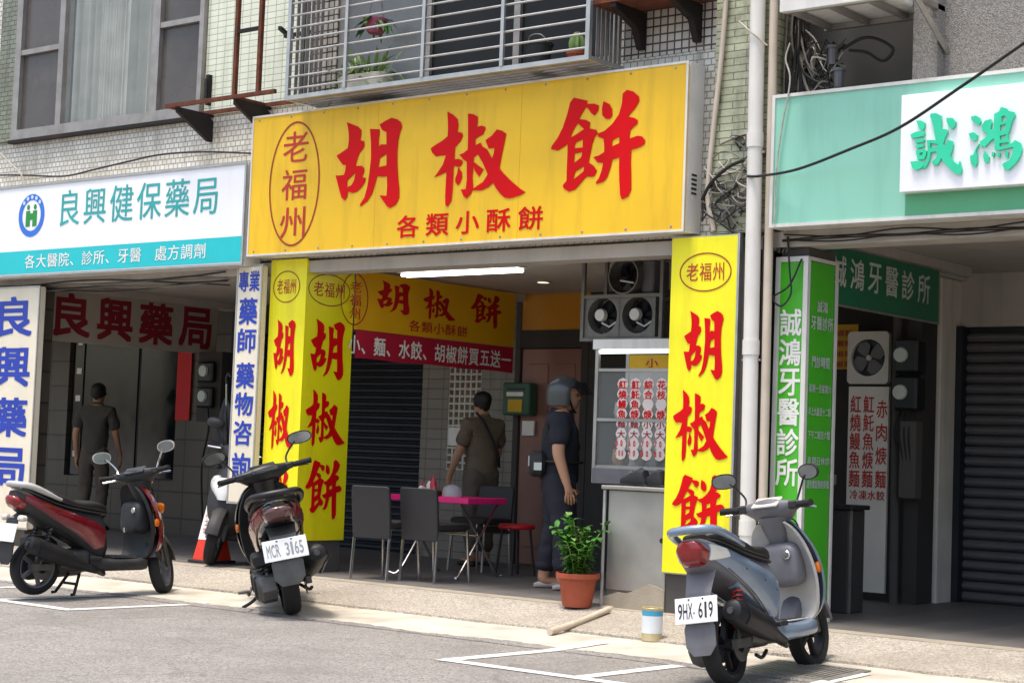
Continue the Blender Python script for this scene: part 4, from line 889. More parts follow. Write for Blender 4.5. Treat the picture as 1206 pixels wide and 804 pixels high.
# ------------------------------------------------------------------ air conditioners
def acunit(label, x0, x1, y0, y1, z0, z1, base):
    t = thing('air_conditioner', label, 'air conditioner', ((x0+x1)/2, (y0+y1)/2, z0))
    build(MB().box(x0, x1, y0, y1, z0+0.03, z1), 'casing', 'white_metal', t, bevel=0.008)
    box('base_pan', base, t, x0-0.01, x1+0.01, y0-0.01, y1+0.01, z0, z0+0.029)
    b = MB(); cx, cz = x0+(x1-x0)*0.4, (z0+z1)/2; r = (z1-z0)*0.4
    for q in range(5): b.lathe([(r*(q+1)/5-0.004, y0-0.012),(r*(q+1)/5+0.004, y0-0.012),(r*(q+1)/5+0.004, y0-0.002),(r*(q+1)/5-0.004, y0-0.002)], (cx,0,cz), 'y', 28)
    build(b, 'fan_guard', 'fan_grey', t)
    for s_ in (0.2, 0.8):
        x = x0+(x1-x0)*s_; b = MB()
        b.loft([[(x+q,y0,z0-0.002),(x+q,0.21,z0-0.002),(x+q,0.21,z0-0.27),(x+q,0.17,z0-0.27),(x+q,0.1,z0-0.13),(x+q,y0,z0-0.035)] for q in (0, 0.05)]); build(b, 'bracket', 'black_iron', t)
    return t
acunit('air conditioner on black brackets above the right end of the yellow signboard', -0.24, 0.56, -0.17, 0.15, 4.385, 4.95, 'rust')
t = thing('air_conditioner', 'white air conditioner on a metal shelf above the clinic signboard', 'air conditioner', (1.8, 0.2, 4.12))
build(MB().box(1.36,2.06,-0.2,0.4,4.16,4.75), 'casing', 'white_metal', t, bevel=0.01)
box('drip_tray', 'white_metal', t, 1.335, 2.07, -0.24, -0.192, 4.118, 4.3)
b = MB(); b.box(1.34,2.3,-0.19,-0.15,4.12,4.158); b.box(1.34,2.3,0.35,0.39,4.12,4.158)
for i in range(4): b.box(1.36+i*0.28,1.4+i*0.28,-0.15,0.35,4.122,4.156)
build(b, 'shelf', 'dull_aluminium', t)
b = MB(); b.tube([(2.26,-0.17,4.12),(2.26,0.6,3.7)], 0.022, 4); build(b, 'brace', 'dull_aluminium', t)

# ------------------------------------------------------------------ pipes and cables at the party line
t = thing('drainpipe', 'thick white plastic drainpipe between the yellow panel and the clinic sign', 'drainpipe', (1.0, 0.05, FZ))
build(MB().cyl((0.98,0.055,4.9+0.6),(1.035,0.055,0.1), 0.052, 0.052, 20), 'pipe', 'pvc_white', t, smooth=True)
for z in (3.35, 1.95, 0.75):
    x = 0.98+0.055*(5.5-z)/5.4
    build(MB().cyl((x,0.055,z-0.05),(x,0.055,z+0.05), 0.058, 0.058, 20), 'coupling', 'pvc_white', t, smooth=True)
    build(MB().box(x-0.07,x+0.07,0.055,0.13,z-0.09,z-0.075), 'clamp', 'dull_aluminium', t)
t = build(MB().cyl((1.09,0.09,5.5),(1.125,0.09,0.1), 0.03, 0.03, 14), 'conduit', 'pvc_beige', smooth=True); tag(t, 'thinner beige pipe running down just right of the white drainpipe', 'pipe')
t = build(MB().tube(spline([(0.76,0.1,5.4),(0.71,0.1,4.36),(0.68,0.1,3.89),(0.64,0.1,3.48),(0.61,0.1,3.01),(0.66,0.11,2.76)]), 0.018, 10), 'conduit', 'pvc_beige', smooth=True); tag(t, 'thin beige conduit bending behind the right end of the yellow signboard', 'pipe')
t = build(MB().box(1.055,1.085,0.1,0.2,0.14,2.7), 'cable_trunking', 'dim_wall'); tag(t, 'dark cable channel between the pipes and the green lightbox', 'trunking')
def cable(pts, r, mat, label, name='cable', group=None):
    o = build(MB().tube(spline(pts, 7), r, 6), name, mat, smooth=True); return tag(o, label, 'cable', group)
cable([(0.98,0.0,3.1),(1.09,-0.02,3.09),(1.42,-0.10,3.10),(1.87,-0.25,3.17),(2.29,-0.40,3.25),(2.74,-0.55,3.42),(3.19,-0.70,3.60),(3.8,-0.9,3.85),(6.5,-1.4,4.9)], 0.0095, 'cable_black', 'long black cable slung up across the front of the clinic signboard')
cable([(-9.0,0.17,3.8),(-7.67,0.17,3.73),(-7.25,0.17,3.70),(-6.65,0.17,3.65),(-6.21,0.17,3.68),(-5.72,0.17,3.72),(-5.25,0.17,3.75),(-4.68,0.17,3.73),(-4.07,0.17,3.67),(-3.9,0.19,3.66)], 0.009, 'cable_black', 'black cable sagging along the tiles above the pharmacy signboard')
cable([(-7.69,0.16,3.96),(-7.54,0.16,3.86),(-7.32,0.16,3.72),(-7.25,0.16,3.6)], 0.008, 'cable_white', 'short white wire on the tiles above the left end of the pharmacy signboard')
cable([(0.59,0.06,2.97),(0.68,0.03,3.08),(0.83,0.0,3.17),(0.96,-0.01,3.21)], 0.012, 'cable_black', 'curved black cable between the yellow signboard and the drainpipe')
cable([(1.56,0.30,3.95),(1.69,0.30,3.92),(1.81,0.30,3.85),(1.88,0.30,3.92),(1.77,0.30,4.00),(1.65,0.30,4.02),(1.5,0.32,3.97)], 0.011, 'cable_black', 'looped black cable hanging under the air conditioner by the dark recess')
cable([(1.28,0.0,3.97),(1.26,-0.015,3.86),(1.30,-0.02,3.71),(1.25,-0.025,3.40),(1.22,-0.025,3.12),(1.21,-0.02,2.77)], 0.006, 'cable_white', 'thin white wire running down over the left end of the clinic signboard')
cable([(0.85,0.05,4.18),(0.98,-0.01,4.08),(1.09,0.03,3.98)], 0.006, 'cable_white', 'short pale wire crossing in front of the drainpipe top')
cable([(1.2,0.18,2.7),(1.24,0.15,2.46),(1.27,0.12,2.31),(1.20,0.12,2.23),(1.13,0.13,2.29),(1.24,0.15,2.37),(1.3,0.2,2.55)], 0.007, 'cable_black', 'loose loop of black wire over the top of the green lightbox')
rnd = random.Random(3)
t = thing('cable_bundle', 'tangle of grey and black wires on the tiled pier above the yellow panel', 'cables', (0.8, 0.1, 2.75))
for i in range(30):
    x, z = rnd.uniform(0.62, 0.95), rnd.uniform(2.75, 3.35); pts = [(x, 0.11, z)]
    for k_ in range(4):
        x = min(0.96, max(0.58, x+rnd.uniform(-0.16,0.16))); z = min(3.4, max(2.74, z+rnd.uniform(-0.13,0.13))); pts.append((x, rnd.uniform(0.08,0.125), z))
    build(MB().tube(spline(pts, 5), rnd.uniform(0.003,0.008), 5), 'wire', ('cable_black','cable_grey','cable_black','cable_white')[i % 4], t, smooth=True)
t = thing('cable_bundle', 'thick bundle of black cables dropping beside the pipes left of the dark recess', 'cables', (1.2, 0.2, 2.75))
for i in range(16):
    x = rnd.uniform(1.11, 1.22); pts = []
    for z in (5.4, 4.6, 4.1, 3.75, 3.4, 2.9, 2.6): pts.append((x+rnd.uniform(-.03,.03)-(0.03 if z < 3.6 else 0), rnd.uniform(0.22, 0.34), z))
    build(MB().tube(spline(pts, 5), rnd.uniform(0.006,0.013), 5), 'wire', ('cable_black','cable_black','cable_grey')[i % 3], t, smooth=True)
for i in range(26):
    pts = [(1.16, 0.28, rnd.uniform(3.8, 4.3))]
    for k_ in range(3): pts.append((1.2+0.1*k_+rnd.uniform(0,.12), rnd.uniform(0.24,0.36), rnd.uniform(3.68, 4.05)))
    build(MB().tube(spline(pts, 5), rnd.uniform(0.003,0.009), 5), 'wire', ('cable_black','cable_black','cable_grey','cable_black','cable_white')[i % 5], t, smooth=True)
for (x, z) in ((1.45, 3.94), (1.5, 3.78)):
    build(MB().cyl((x,0.28,z-0.08),(x,0.28,z+0.03),0.03,0.035,10).cyl((x,0.28,z+0.03),(x,0.28,z+0.05),0.045,0.045,10).cyl((x-.02,0.27,z-0.13),(x-.02,0.27,z-0.08),0.012,0.012,8), 'splice_box', 'grey_plastic', t)
t = thing('cable_bundle', 'black wires drooping along the beam under the clinic signboard', 'cables', (2.0, 0.1, 2.7))
for i in range(4):
    pts = [(1.18+0.44*k_, 0.16-0.02*i*0.3, 2.715-0.012*i-(0.03*math.sin(PI*((k_*1.0+i*0.7) % 2)/2))) for k_ in range(12)]
    build(MB().tube(spline(pts, 5), 0.0055, 5), 'wire', 'cable_black', t, smooth=True)
t = thing('cable_bundle', 'loose wires strung under the pharmacy signboard', 'cables', (-6.0, 0.2, 2.6))
for i in range(5):
    pts = [(-8.2+0.55*k_, 0.19+0.015*i, 2.66-0.02*i-0.04*abs(math.sin(k_*0.9+i))) for k_ in range(8)]
    build(MB().tube(spline(pts, 5), 0.008, 5), 'wire', ('cable_black','cable_grey')[i % 2], t, smooth=True)

# ------------------------------------------------------------------ lights and fans under the ceiling
t = thing('ceiling_light', 'lit fluorescent batten light under the arcade ceiling behind the yellow signboard', 'light', (-2.27, 0.9, 2.64))
box('batten', 'white_metal', t, -2.93, -1.62, 0.84, 0.96, 2.67, CZ-0.001, bevel=0.004)
build(MB().tube([(-2.9,0.87,2.652),(-1.65,0.87,2.652)], 0.016, 10).tube([(-2.9,0.93,2.652),(-1.65,0.93,2.652)], 0.016, 10), 'tube', 'tube_light', t)
for i, (x, y, w) in enumerate(((-2.45, 2.24, 'round warm downlight in the shop ceiling near the orange panel'), (-2.3, 1.45, 'small round ceiling fitting between the batten light and the downlight'))):
    t = thing('downlight', w, 'light', (x, y, 2.7))
    build(MB().lathe([(0.0,2.712),(0.055,2.712),(0.07,2.719)], (x,y,0), n=20), 'lens', 'downlight' if i == 0 else 'dull_print', t)
    build(MB().lathe([(0.056,2.7195),(0.056,2.708),(0.085,2.712),(0.085,2.7195)], (x,y,0), n=20), 'ring', 'aluminium', t)
# exhaust fan rack
t = thing('fan_rack', 'grey slotted angle rack with three dusty round exhaust fans near the counter', 'exhaust fans', (-0.6, 0.95, 2.07))
b = MB()
for x in (-0.98, -0.25):
    for y in (0.86, 1.16): b.box(x-0.014, x+0.014, y-0.014, y+0.014, 2.07, CZ-0.001)
for z in (2.07, 2.4): b.box(-0.966, -0.264, 0.848, 0.872, z, z+0.026); b.box(-0.966, -0.264, 1.148, 1.172, z, z+0.026)
for x in (-0.98, -0.25): b.box(x-0.012, x+0.012, 0.874, 1.146, 2.072, 2.094)
build(b, 'rack_frame', 'fan_grey', t)
def exfan(cx, cz, r, square=True):
    if square:
        pl = MB(); s_ = r*1.1
        n_ = 24; outer = [(cx+s_*max(-1,min(1,1.42*math.cos(2*PI*k_/n_))), cz+s_*max(-1,min(1,1.42*math.sin(2*PI*k_/n_)))) for k_ in range(n_)]
        inner = [(cx+r*0.93*math.cos(2*PI*k_/n_), cz+r*0.93*math.sin(2*PI*k_/n_)) for k_ in range(n_)]
        pl.loft([[(a,0.88,c_) for a,c_ in outer],[(a,0.865,c_) for a,c_ in outer],[(a,0.865,c_) for a,c_ in inner],[(a,0.98,c_) for a,c_ in inner]], cap=False)
        o = build(pl, 'fan_housing', 'fan_grey', t)
    else:
        o = build(MB().lathe([(r,0.84),(r*1.08,0.84),(r*1.08,1.12),(r*0.95,1.12),(r*0.95,0.87)], (cx,0,cz), 'y', 28), 'fan_housing', 'fan_grey', t, smooth=True)
        bx_ = MB().box(cx+r*0.9, cx+r*1.75, 0.92, 1.14, cz-r*0.95, cz+r*0.95); build(bx_, 'motor_box', 'grey_plastic', o, bevel=0.01)
    b = MB()
    for q in range(6):
        a = q*PI/3; c_, s2 = math.cos(a), math.sin(a); c3, s3 = math.cos(a+0.7), math.sin(a+0.7)
        b.add([(cx+r*0.15*c_,0.93,cz+r*0.15*s2),(cx+r*0.88*c_,0.92,cz+r*0.88*s2),(cx+r*0.88*c3,0.96,cz+r*0.88*s3),(cx+r*0.2*c3,0.95,cz+r*0.2*s3)], [(0,1,2,3)])
    build(b, 'blade', 'black_plastic', o)
    build(MB().lathe([(0,0.99),(r*0.9,0.99)], (cx,0,cz), 'y', 24), 'fan_back', 'black_plastic', o)
    b = MB().lathe([(0,0.885),(0.045,0.89),(0.05,0.91),(0.05,0.93)], (cx-r*0.3,0,cz+0.01), 'y', 16)
    if square: build(b, 'motor_cap', 'fan_white', o, smooth=True); build(MB().tube([(cx-r*0.2,0.905,cz-0.05),(cx+r*0.3,0.9,cz-r*0.55),(cx+r*0.75,0.9,cz-r*0.3)], 0.007, 6), 'motor_bracket', 'fan_white', o)
    else: build(MB().tube([(cx-r*0.4,0.88,cz-0.03),(cx+r*0.6,0.88,cz-r*0.4)], 0.007, 6), 'motor_bracket', 'fan_white', o)
exfan(-0.8, 2.265, 0.15); exfan(-0.475, 2.265, 0.15); exfan(-0.6, 2.565, 0.13, False)

# ------------------------------------------------------------------ food counter at the right pillar
t = thing('food_counter', 'stainless steel food counter with a plastered base beside the potted plant', 'counter', (0.1, 0.5, 0.1))
build(MB().box(-0.17, 0.33, 0.141, 0.95, 0.25, 0.955), 'cabinet', 'stainless', t, bevel=0.006)
build(MB().box(-0.21, 0.335, 0.1, 1.0, 0.956, 0.985), 'worktop', 'stainless', t, bevel=0.006)
b = MB(); prof = [(-0.182,0.07),(0.335,0.07),(0.335,0.28),(0.28,0.3),(0.2,0.315),(0.08,0.26),(0.02,0.235),(-0.06,0.24),(-0.12,0.22),(-0.182,0.2)]
b.loft([[(x,0.1425,z) for x,z in prof],[(x,0.128,z) for x,z in prof]]); build(b, 'plaster_base', 'edge_concrete', t)
box('plinth', 'stainless', t, -0.165, 0.33, 0.16, 0.93, 0.08, 0.249)
build(MB().tube([(-0.19,0.125,0.1),(-0.19,0.125,0.95)], 0.012, 8), 'corner_trim', 'aluminium', t)
build(MB().lathe([(0,0.13),(0.018,0.13),(0.018,0.141)], (0.3,0,0.62), 'y', 12), 'lock', 'black_plastic', t)
dc = thing('display_case', 'glass food display case with red and white price characters on the counter', 'display case', (-0.3, 0.7, 1.0))
b = MB()
for x in (-0.62, 0.2):
    for y in (0.58, 0.98): b.box(x-0.014, x+0.014, y-0.014, y+0.014, 0.99, 1.98)
for z in (1.1, 1.45, 1.82): b.box(-0.606, 0.186, 0.57, 0.594, z, z+0.022); b.box(-0.606,0.186,0.968,0.992,z,z+0.022)
build(b, 'case_frame', 'stainless', dc)
box('shelf', 'stainless', dc, -0.606, 0.186, 0.6, 0.96, 1.115, 1.125); box('shelf', 'stainless', dc, -0.606, 0.186, 0.6, 0.96, 1.46, 1.468)
box('pane', 'clear_glass', dc, -0.606, 0.186, 0.582, 0.586, 1.123, 1.82)
box('back_panel', 'stainless', dc, -0.606, 0.186, 0.97, 0.975, 1.12, 1.82)
box('base', 'grey_plastic', dc, -0.63, 0.21, 0.56, 1.0, 0.9865, 1.099, bevel=0.004)
rl = random.Random(5)
for i in range(9):
    x = -0.52+(i % 5)*0.155; z = 1.126 if i < 5 else 1.469
    build(MB().lathe([(0,z),(0.055,z),(0.07,z+0.05),(0.06,z+0.1+0.03*rl.random()),(0,z+0.12)], (x,0.78,0), n=14), 'food_bowl', ('food','board_white','stainless')[i % 3], dc, smooth=True)
b = MB(); FD = FRONT(0.58)
cols = [('紅燒鰻魚',), ('魟魠魚焿',), ('綜合 焿',), ('花枝 焿',)]
for i, (s_,) in enumerate(cols):
    u = -0.42+i*0.115
    chars(dc, 'red_letter', [(ch, FD, u, 1.76-(j+1)*0.0725, 0.075, 0.068) for j, ch in enumerate(s_) if ch != ' '], 0.02, False, 0.006)
for i, (s_, s2) in enumerate((('80', '100'), ('60', '70'), ('70', '80'), ('70', '80'))):
    b = MB(); line(b, s_, FD, -0.43+i*0.115, 1.262, 0.085, 0.06, 0.02, lift=0.006); build(b, 'price', 'red_letter', dc); b = MB(); line(b, s2, FD, -0.43+i*0.115, 1.19, 0.085, 0.06, 0.02, lift=0.006); build(b, 'price', 'red_letter', dc)
b = MB()
for i in range(4):
    u = -0.435+i*0.115; n_ = 7
    for k_ in range(8): disc(b, FD, u+0.052, 1.727-k_*0.0735, 0.05, 0.046, 0.004+0.0001*k_, 8)
build(b, 'price_stickers', 'sticker', dc)
b = MB()
for i in range(4):
    u = -0.42+i*0.115; chars(dc, 'maroon_letter', [('麵' if i < 2 else '小', FD, u, 1.4, 0.075, 0.06), ('大', FD, u, 1.327, 0.075, 0.06)], 0.015, False, 0.006)
box('light_box', 'white_metal', dc, -0.66, 0.24, 0.56, 0.62, 1.985, 2.06, bevel=0.004)
build(MB().tube([(-0.6,0.585,1.968),(0.18,0.585,1.968)], 0.014, 10), 'tube', 'tube_light', dc)
hd = box('header', 'notice_yellow', dc, -0.6, 0.186, 0.96, 0.966, 1.845, 1.97)
cells(hd, 'red_brown_letter', '小  味', FRONT(0.96), -0.45, 1.87, 0.5, 0.075, 0.012)
# shoes on the counter
def shoe(mb, x, y, z, a, L=0.27):
    R = Matrix.Rotation(a, 4, 'Z'); rings = []
    for tt, w, h in ((0,0.02,0.06),(0.06,0.036,0.115),(0.25,0.042,0.125),(0.45,0.046,0.105),(0.7,0.052,0.075),(0.9,0.046,0.055),(1.0,0.018,0.035)):
        rings.append([tuple(Matrix.Translation((x,y,z)) @ R @ Vector(p)) for p in cring(-L/2+L*tt, 0, h/2, w, h/2, 3, 14)])
    mb.loft(rings)
for i, (x, y, a, lb) in enumerate(((-0.06, 0.3, rad(75), 'black shoe lying left of its pair on the counter'), (0.14, 0.27, rad(60), 'black shoe nearest the yellow panel on the counter'))):
    b = MB(); shoe(b, x, y, 0.987, a); o = thing('shoe', lb, 'shoe', (x, y, 0.987), group='pair of shoes on the counter')
    build(b, 'upper', 'matt_black', o, smooth=True); b = MB(); shoe(b, x, y, 0.9865, a, 0.285); b.v = [(vx, vy, min(vz, 1.003)) for vx, vy, vz in b.v]; build(b, 'sole', 'grey_plastic', o)
    b = MB()
    for k_ in range(3):
        R = Matrix.Rotation(a, 3, 'Z'); p = Vector((x,y,1.09-0.012*k_))+R@Vector((0,0.0+0.025*k_,0)); b.obox(p, (0.05,0.008,0.006), R)
    build(b, 'laces', 'grey_plastic', o)
t = thing('bottle', 'small dark green bottle on the counter beside the yellow panel', 'bottle', (0.27,0.3,0.986))
build(MB().lathe([(0,0.986),(0.03,0.986),(0.03,1.09),(0.012,1.12),(0.012,1.14),(0,1.14)], (0.27,0.3,0), n=14), 'glass', 'deep_green', t, smooth=True); build(MB().lathe([(0,1.155),(0.014,1.155),(0.014,1.1405)], (0.27,0.3,0), n=12), 'cap', 'dim_wall', t)

t = thing('steel_pot', 'dented steel pot with a lid at the left end of the counter top', 'pot', (-0.12, 0.46, 0.986))
build(MB().lathe([(0,0.986),(0.075,0.986),(0.08,0.995),(0.08,1.07),(0.085,1.074),(0.0,1.076)], (-0.12,0.46,0), n=24), 'body', 'stainless', t, smooth=True)
build(MB().lathe([(0.086,1.075),(0.06,1.092),(0.0,1.1)], (-0.12,0.46,0), n=24).cyl((-0.12,0.46,1.1),(-0.12,0.46,1.118),0.014,0.018,10), 'lid', 'stainless', t, smooth=True)
t = thing('napkin_box', 'pale paper napkin box behind the shoes on the counter', 'box', (0.05, 0.47, 0.986))
build(MB().box(-0.02,0.16,0.42,0.52,0.986,1.05), 'carton', 'board_white', t, bevel=0.004); build(MB().obox((0.07,0.47,1.065),(0.07,0.04,0.03),Matrix.Rotation(0.4,3,'Y')), 'napkin', 'white_print', t)
# ------------------------------------------------------------------ potted plant before the counter
t = thing('potted_plant', 'glossy green upright plant in a round terracotta coloured pot by the counter', 'potted plant', (-0.29, -0.03, FZ-0.03))
z0 = FZ-0.005
build(MB().lathe([(0,z0),(0.1,z0),(0.105,z0+0.02),(0.135,z0+0.2),(0.155,z0+0.2),(0.157,z0+0.235),(0.142,z0+0.235),(0.138,z0+0.2),(0,z0+0.195)], (-0.29,-0.03,0), n=30), 'pot', 'terracotta', t, smooth=True)
build(MB().lathe([(0,z0+0.2),(0.137,z0+0.2)], (-0.29,-0.03,0), n=20), 'soil', 'soil', t)
st, lv, ll = MB(), MB(), MB(); rp = random.Random(11)
for i in range(30):
    a = rp.uniform(0, 2*PI); H = rp.uniform(0.16, 0.47); sp = rp.uniform(0.0, 0.15); r0 = rp.uniform(0,0.08)
    pts = [Vector((-0.29+(r0+sp*q*q)*math.cos(a), -0.03+(r0+sp*q*q)*math.sin(a), z0+0.19+H*q)) for q in [k_/8 for k_ in range(9)]]
    st.tube(pts, [0.008*(1-0.6*k_/8) for k_ in range(9)], 5)
    for k_ in range(2, 9):
        for sd in (-1, 1):
            d = Vector((math.cos(a+sd*1.4+rp.uniform(-.4,.4)), math.sin(a+sd*1.4+rp.uniform(-.4,.4)), rp.uniform(0.2,0.9)))
            leaf(lv if rp.random() < 0.75 else ll, pts[k_], d, rp.uniform(0.06,0.125), rp.uniform(0.038,0.06), rp.uniform(0.1,0.35), rp.uniform(0.1,0.7), 4)
build(st, 'stem', 'stem_green', t); build(lv, 'foliage', 'leaf_green', t, smooth=True); build(ll, 'foliage', 'leaf_light', t, smooth=True)

# ------------------------------------------------------------------ small things on the ground
t = thing('paint_can', 'small metal can with a pale and blue label on the gutter', 'can', (0.8, -0.7, 0.028))
build(MB().lathe([(0,0.03),(0.066,0.03),(0.068,0.036),(0.066,0.04),(0.066,0.232),(0.069,0.238),(0.066,0.242),(0.06,0.24),(0.06,0.225),(0,0.222)], (0.8,-0.7,0), n=26), 'body', 'can_metal', t, smooth=True)
build(MB().lathe([(0.0668,0.08),(0.0668,0.19)], (0.8,-0.7,0), n=26), 'label_band', 'can_label', t, smooth=True)
build(MB().lathe([(0.0668,0.191),(0.0668,0.222)], (0.8,-0.7,0), n=26), 'label_band', 'can_blue', t, smooth=True)
t = build(MB().tube([(0.185,-0.965,0.044),(0.11,-0.55,0.078),(0.035,-0.1,0.138)], 0.022, 10), 'loose_pipe', 'pvc_beige', smooth=True); tag(t, 'dirty beige plastic pipe lying down the ramp from the plant pot', 'pipe')
b = MB(); b.obox((-0.09,0.06,0.12), (0.09,0.06,0.05), Matrix.Rotation(0.4,3,'Z')); t = build(b, 'stone_chip', 'stone', bevel=0.012); tag(t, 'small pale stone lying at the foot of the food counter', 'stone')

# ------------------------------------------------------------------ tables and chairs
def tubes(name, mat, parent, paths, r=0.011, n=8):
    b = MB()
    for p in paths: b.tube(p, r, n)
    return build(b, name, mat, parent, smooth=True)
t = thing('folding_table', 'folding table with a bright pink top among the dining chairs', 'table', (-2.7, 1.35, FZ))
tz = 0.80
build(MB().box(-3.14, -2.27, 1.1, 1.62, tz-0.05, tz), 'table_top', 'table_pink', t, bevel=0.006)
for s_ in (-1, 1):
    x = -2.7+s_*0.33
    tubes('leg', 'chrome', t, [spline([(x,1.14,tz-0.055),(x,1.36,0.48),(x+0.0,1.62,0.16),(x+0.02*s_,1.68,FZ+0.012)],5)], 0.011)
    tubes('leg', 'chrome', t, [spline([(x+0.03,1.58,tz-0.055),(x+0.03,1.36,0.48),(x+0.03,1.1,0.16),(x+0.05*s_,1.04,FZ+0.012)],5)], 0.011)
tubes('stretcher', 'chrome', t, [[(-3.03,1.36,0.48),(-2.37,1.36,0.48)]], 0.009)
def dchair(x, y, rz, label):
    """dark dining chair with a tall flat back and steel legs; local frame, the back at -y, the sitter looks to +y"""
    t = thing('dining_chair', label, 'chair', (x, y, FZ), (0,0,rz), 'dark dining chairs', local=True)
    b = MB(); b.loft([cring(-0.2,0,0.44,0.19,0.028,6,20), cring(-0.1,0,0.445,0.195,0.03,6,20), cring(0.17,0,0.445,0.195,0.03,6,20), cring(0.21,0,0.44,0.18,0.02,6,20)]); build(b, 'seat', 'chair_dark', t, smooth=True)
    b = MB(); rings = []
    for z, yy, w in ((0.33,-0.2,0.185),(0.5,-0.215,0.19),(0.68,-0.235,0.19),(0.735,-0.243,0.185),(0.75,-0.245,0.17)):
        rings.append([(w,yy-0.016,z),(-w,yy-0.016,z),(-w,yy+0.016,z),(w,yy+0.016,z)])
    b.loft(rings); build(b, 'backrest', 'chair_dark', t, bevel=0.006)
    for sx in (-1, 1):
        tubes('leg', 'chrome', t, [[(sx*0.175,-0.195,0.42),(sx*0.18,-0.225,0.0)]], 0.0125); tubes('leg', 'chrome', t, [[(sx*0.175,0.18,0.42),(sx*0.185,0.215,0.0)]], 0.0125)
    tubes('seat_rail', 'chrome', t, [[(-0.175,-0.19,0.41),(-0.175,0.18,0.41)],[(0.175,-0.19,0.41),(0.175,0.18,0.41)]], 0.009)
    return t
dchair(-2.63, 0.52, rad(6), 'dark dining chair half hidden behind the yellow pillar wrap')
dchair(-2.24, 0.68, rad(2), 'dark dining chair in front of the pink table, nearest the ramp')
dchair(-2.95, 2.1, rad(184), 'dark dining chair on the far side of the pink table')
t = thing('stool', 'red topped stool right of the pink table', 'stool', (-2.42, 1.95, FZ))
build(MB().lathe([(0,0.53),(0.15,0.53),(0.165,0.545),(0.165,0.56),(0.15,0.575),(0,0.58)], (-2.42,1.95,0), n=24), 'seat', 'stool_red', t, smooth=True)
for a in (0.6, 2.1, 3.7, 5.2): tubes('leg', 'chair_dark', t, [[(-2.42+0.12*math.cos(a),1.95+0.12*math.sin(a),0.53),(-2.42+0.17*math.cos(a),1.95+0.17*math.sin(a),FZ)]], 0.011)
# condiments
t = thing('condiment_tray', 'brown tray of small condiment pots and red capped bottles on the pink table', 'tray', (-2.85, 1.25, tz))
build(MB().lathe([(0,tz+0.002),(0.13,tz+0.002),(0.15,tz+0.045),(0.145,tz+0.045),(0.125,tz+0.01),(0,tz+0.01)], (-2.85,1.25,0), n=22), 'tray', 'tray_brown', t, smooth=True)
for i, (dx, dy, h, m) in enumerate(((-0.07,0,0.07,'white_print'), (0.02,-0.06,0.06,'board_white'), (0.03,0.04,0.13,'condiment_red'), (-0.02,0.05,0.11,'white_print'), (0.08,-0.01,0.08,'condiment_red'))):
    o = build(MB().lathe([(0,tz+0.011),(0.028,tz+0.011),(0.03,tz+0.011+h*0.7),(0.014,tz+0.011+h),(0,tz+0.011+h)], (-2.85+dx,1.25+dy,0), n=14), 'jar', m, t, smooth=True)
    build(MB().cyl((-2.85+dx,1.25+dy,tz+0.0115+h),(-2.85+dx,1.25+dy,tz+0.05+h), 0.01, 0.004, 8), 'cap', 'condiment_red', o)
t = build(MB().lathe([(0.085,tz+0.002),(0.085,tz+0.05),(0.07,tz+0.085),(0.03,tz+0.105),(0,tz+0.108)], (-2.55,1.22,0), n=20), 'plastic_cover', 'cup_clear', smooth=True); tag(t, 'clear plastic dome on the pink table right of the condiments', 'food cover')
t = thing('letter_box', 'dark green letter box on the wall beside the brown door', 'letter box', (-3.37, 3.1, 1.55))
build(MB().box(-3.53,-3.2,3.06,3.185,1.55,1.86), 'body', 'post_green', t, bevel=0.012); box('slot', 'black_plastic', t, -3.47, -3.26, 3.05, 3.058, 1.79, 1.81); box('notice', 'notice_yellow', t, -3.45, -3.28, 3.05, 3.058, 1.58, 1.7); box('notice', 'white_print', t, -3.47,-3.27,3.05,3.058,1.73,1.77)
t = build(MB().box(-3.36,-3.22,3.17,3.195,1.36,1.5), 'paper_notice', 'white_print'); tag(t, 'small white notice stuck below the green letter box', 'notice')

# ------------------------------------------------------------------ right end of the shop, seen under the clinic board
t = thing('menu_board', 'tall white menu board with red vertical characters under the white fan', 'menu board', (0.58, 2.62, 0.2))
box('panel', 'menu_white', t, 0.41, 0.76, 2.6, 2.63, 0.2, 1.82)
b = MB(); FM = FRONT(2.6)
for i, s_ in enumerate(('紅燒鰻魚麵', '魟魠魚焿麵', '赤肉焿麵')):
    c_ = 0.74/len(s_); chars(t, 'red_brown_letter', [(ch, FM, 0.43+i*0.115, 1.76-(j+1)*c_, 0.092, min(c_, 0.15)*0.92) for j, ch in enumerate(s_)], 0.012)
line(b, '冷凍水餃', FM, 0.44, 0.92, 0.31, 0.08, 0.012); build(b, 'lettering', 'red_brown_letter', t)
t = thing('exhaust_fan', 'square white wall fan above the red and white menu board', 'fan', (0.58, 2.6, 1.84))
b = MB(); n_ = 28; cx, cz, r, s_ = 0.58, 2.05, 0.165, 0.18
outer = [(cx+s_*max(-1,min(1,1.42*math.cos(2*PI*k_/n_))), cz+1.16*s_*max(-1,min(1,1.42*math.sin(2*PI*k_/n_)))) for k_ in range(n_)]
inner = [(cx+r*0.9*math.cos(2*PI*k_/n_), cz+r*0.9*math.sin(2*PI*k_/n_)) for k_ in range(n_)]
b.loft([[(a,2.63,c_) for a,c_ in outer],[(a,2.58,c_) for a,c_ in outer],[(a,2.58,c_) for a,c_ in inner],[(a,2.62,c_) for a,c_ in inner]], cap=False); build(b, 'housing', 'fan_white', t)
build(MB().lathe([(0,2.622),(r*0.92,2.622)], (cx,0,cz), 'y', 24), 'back', 'black_plastic', t)
b = MB()
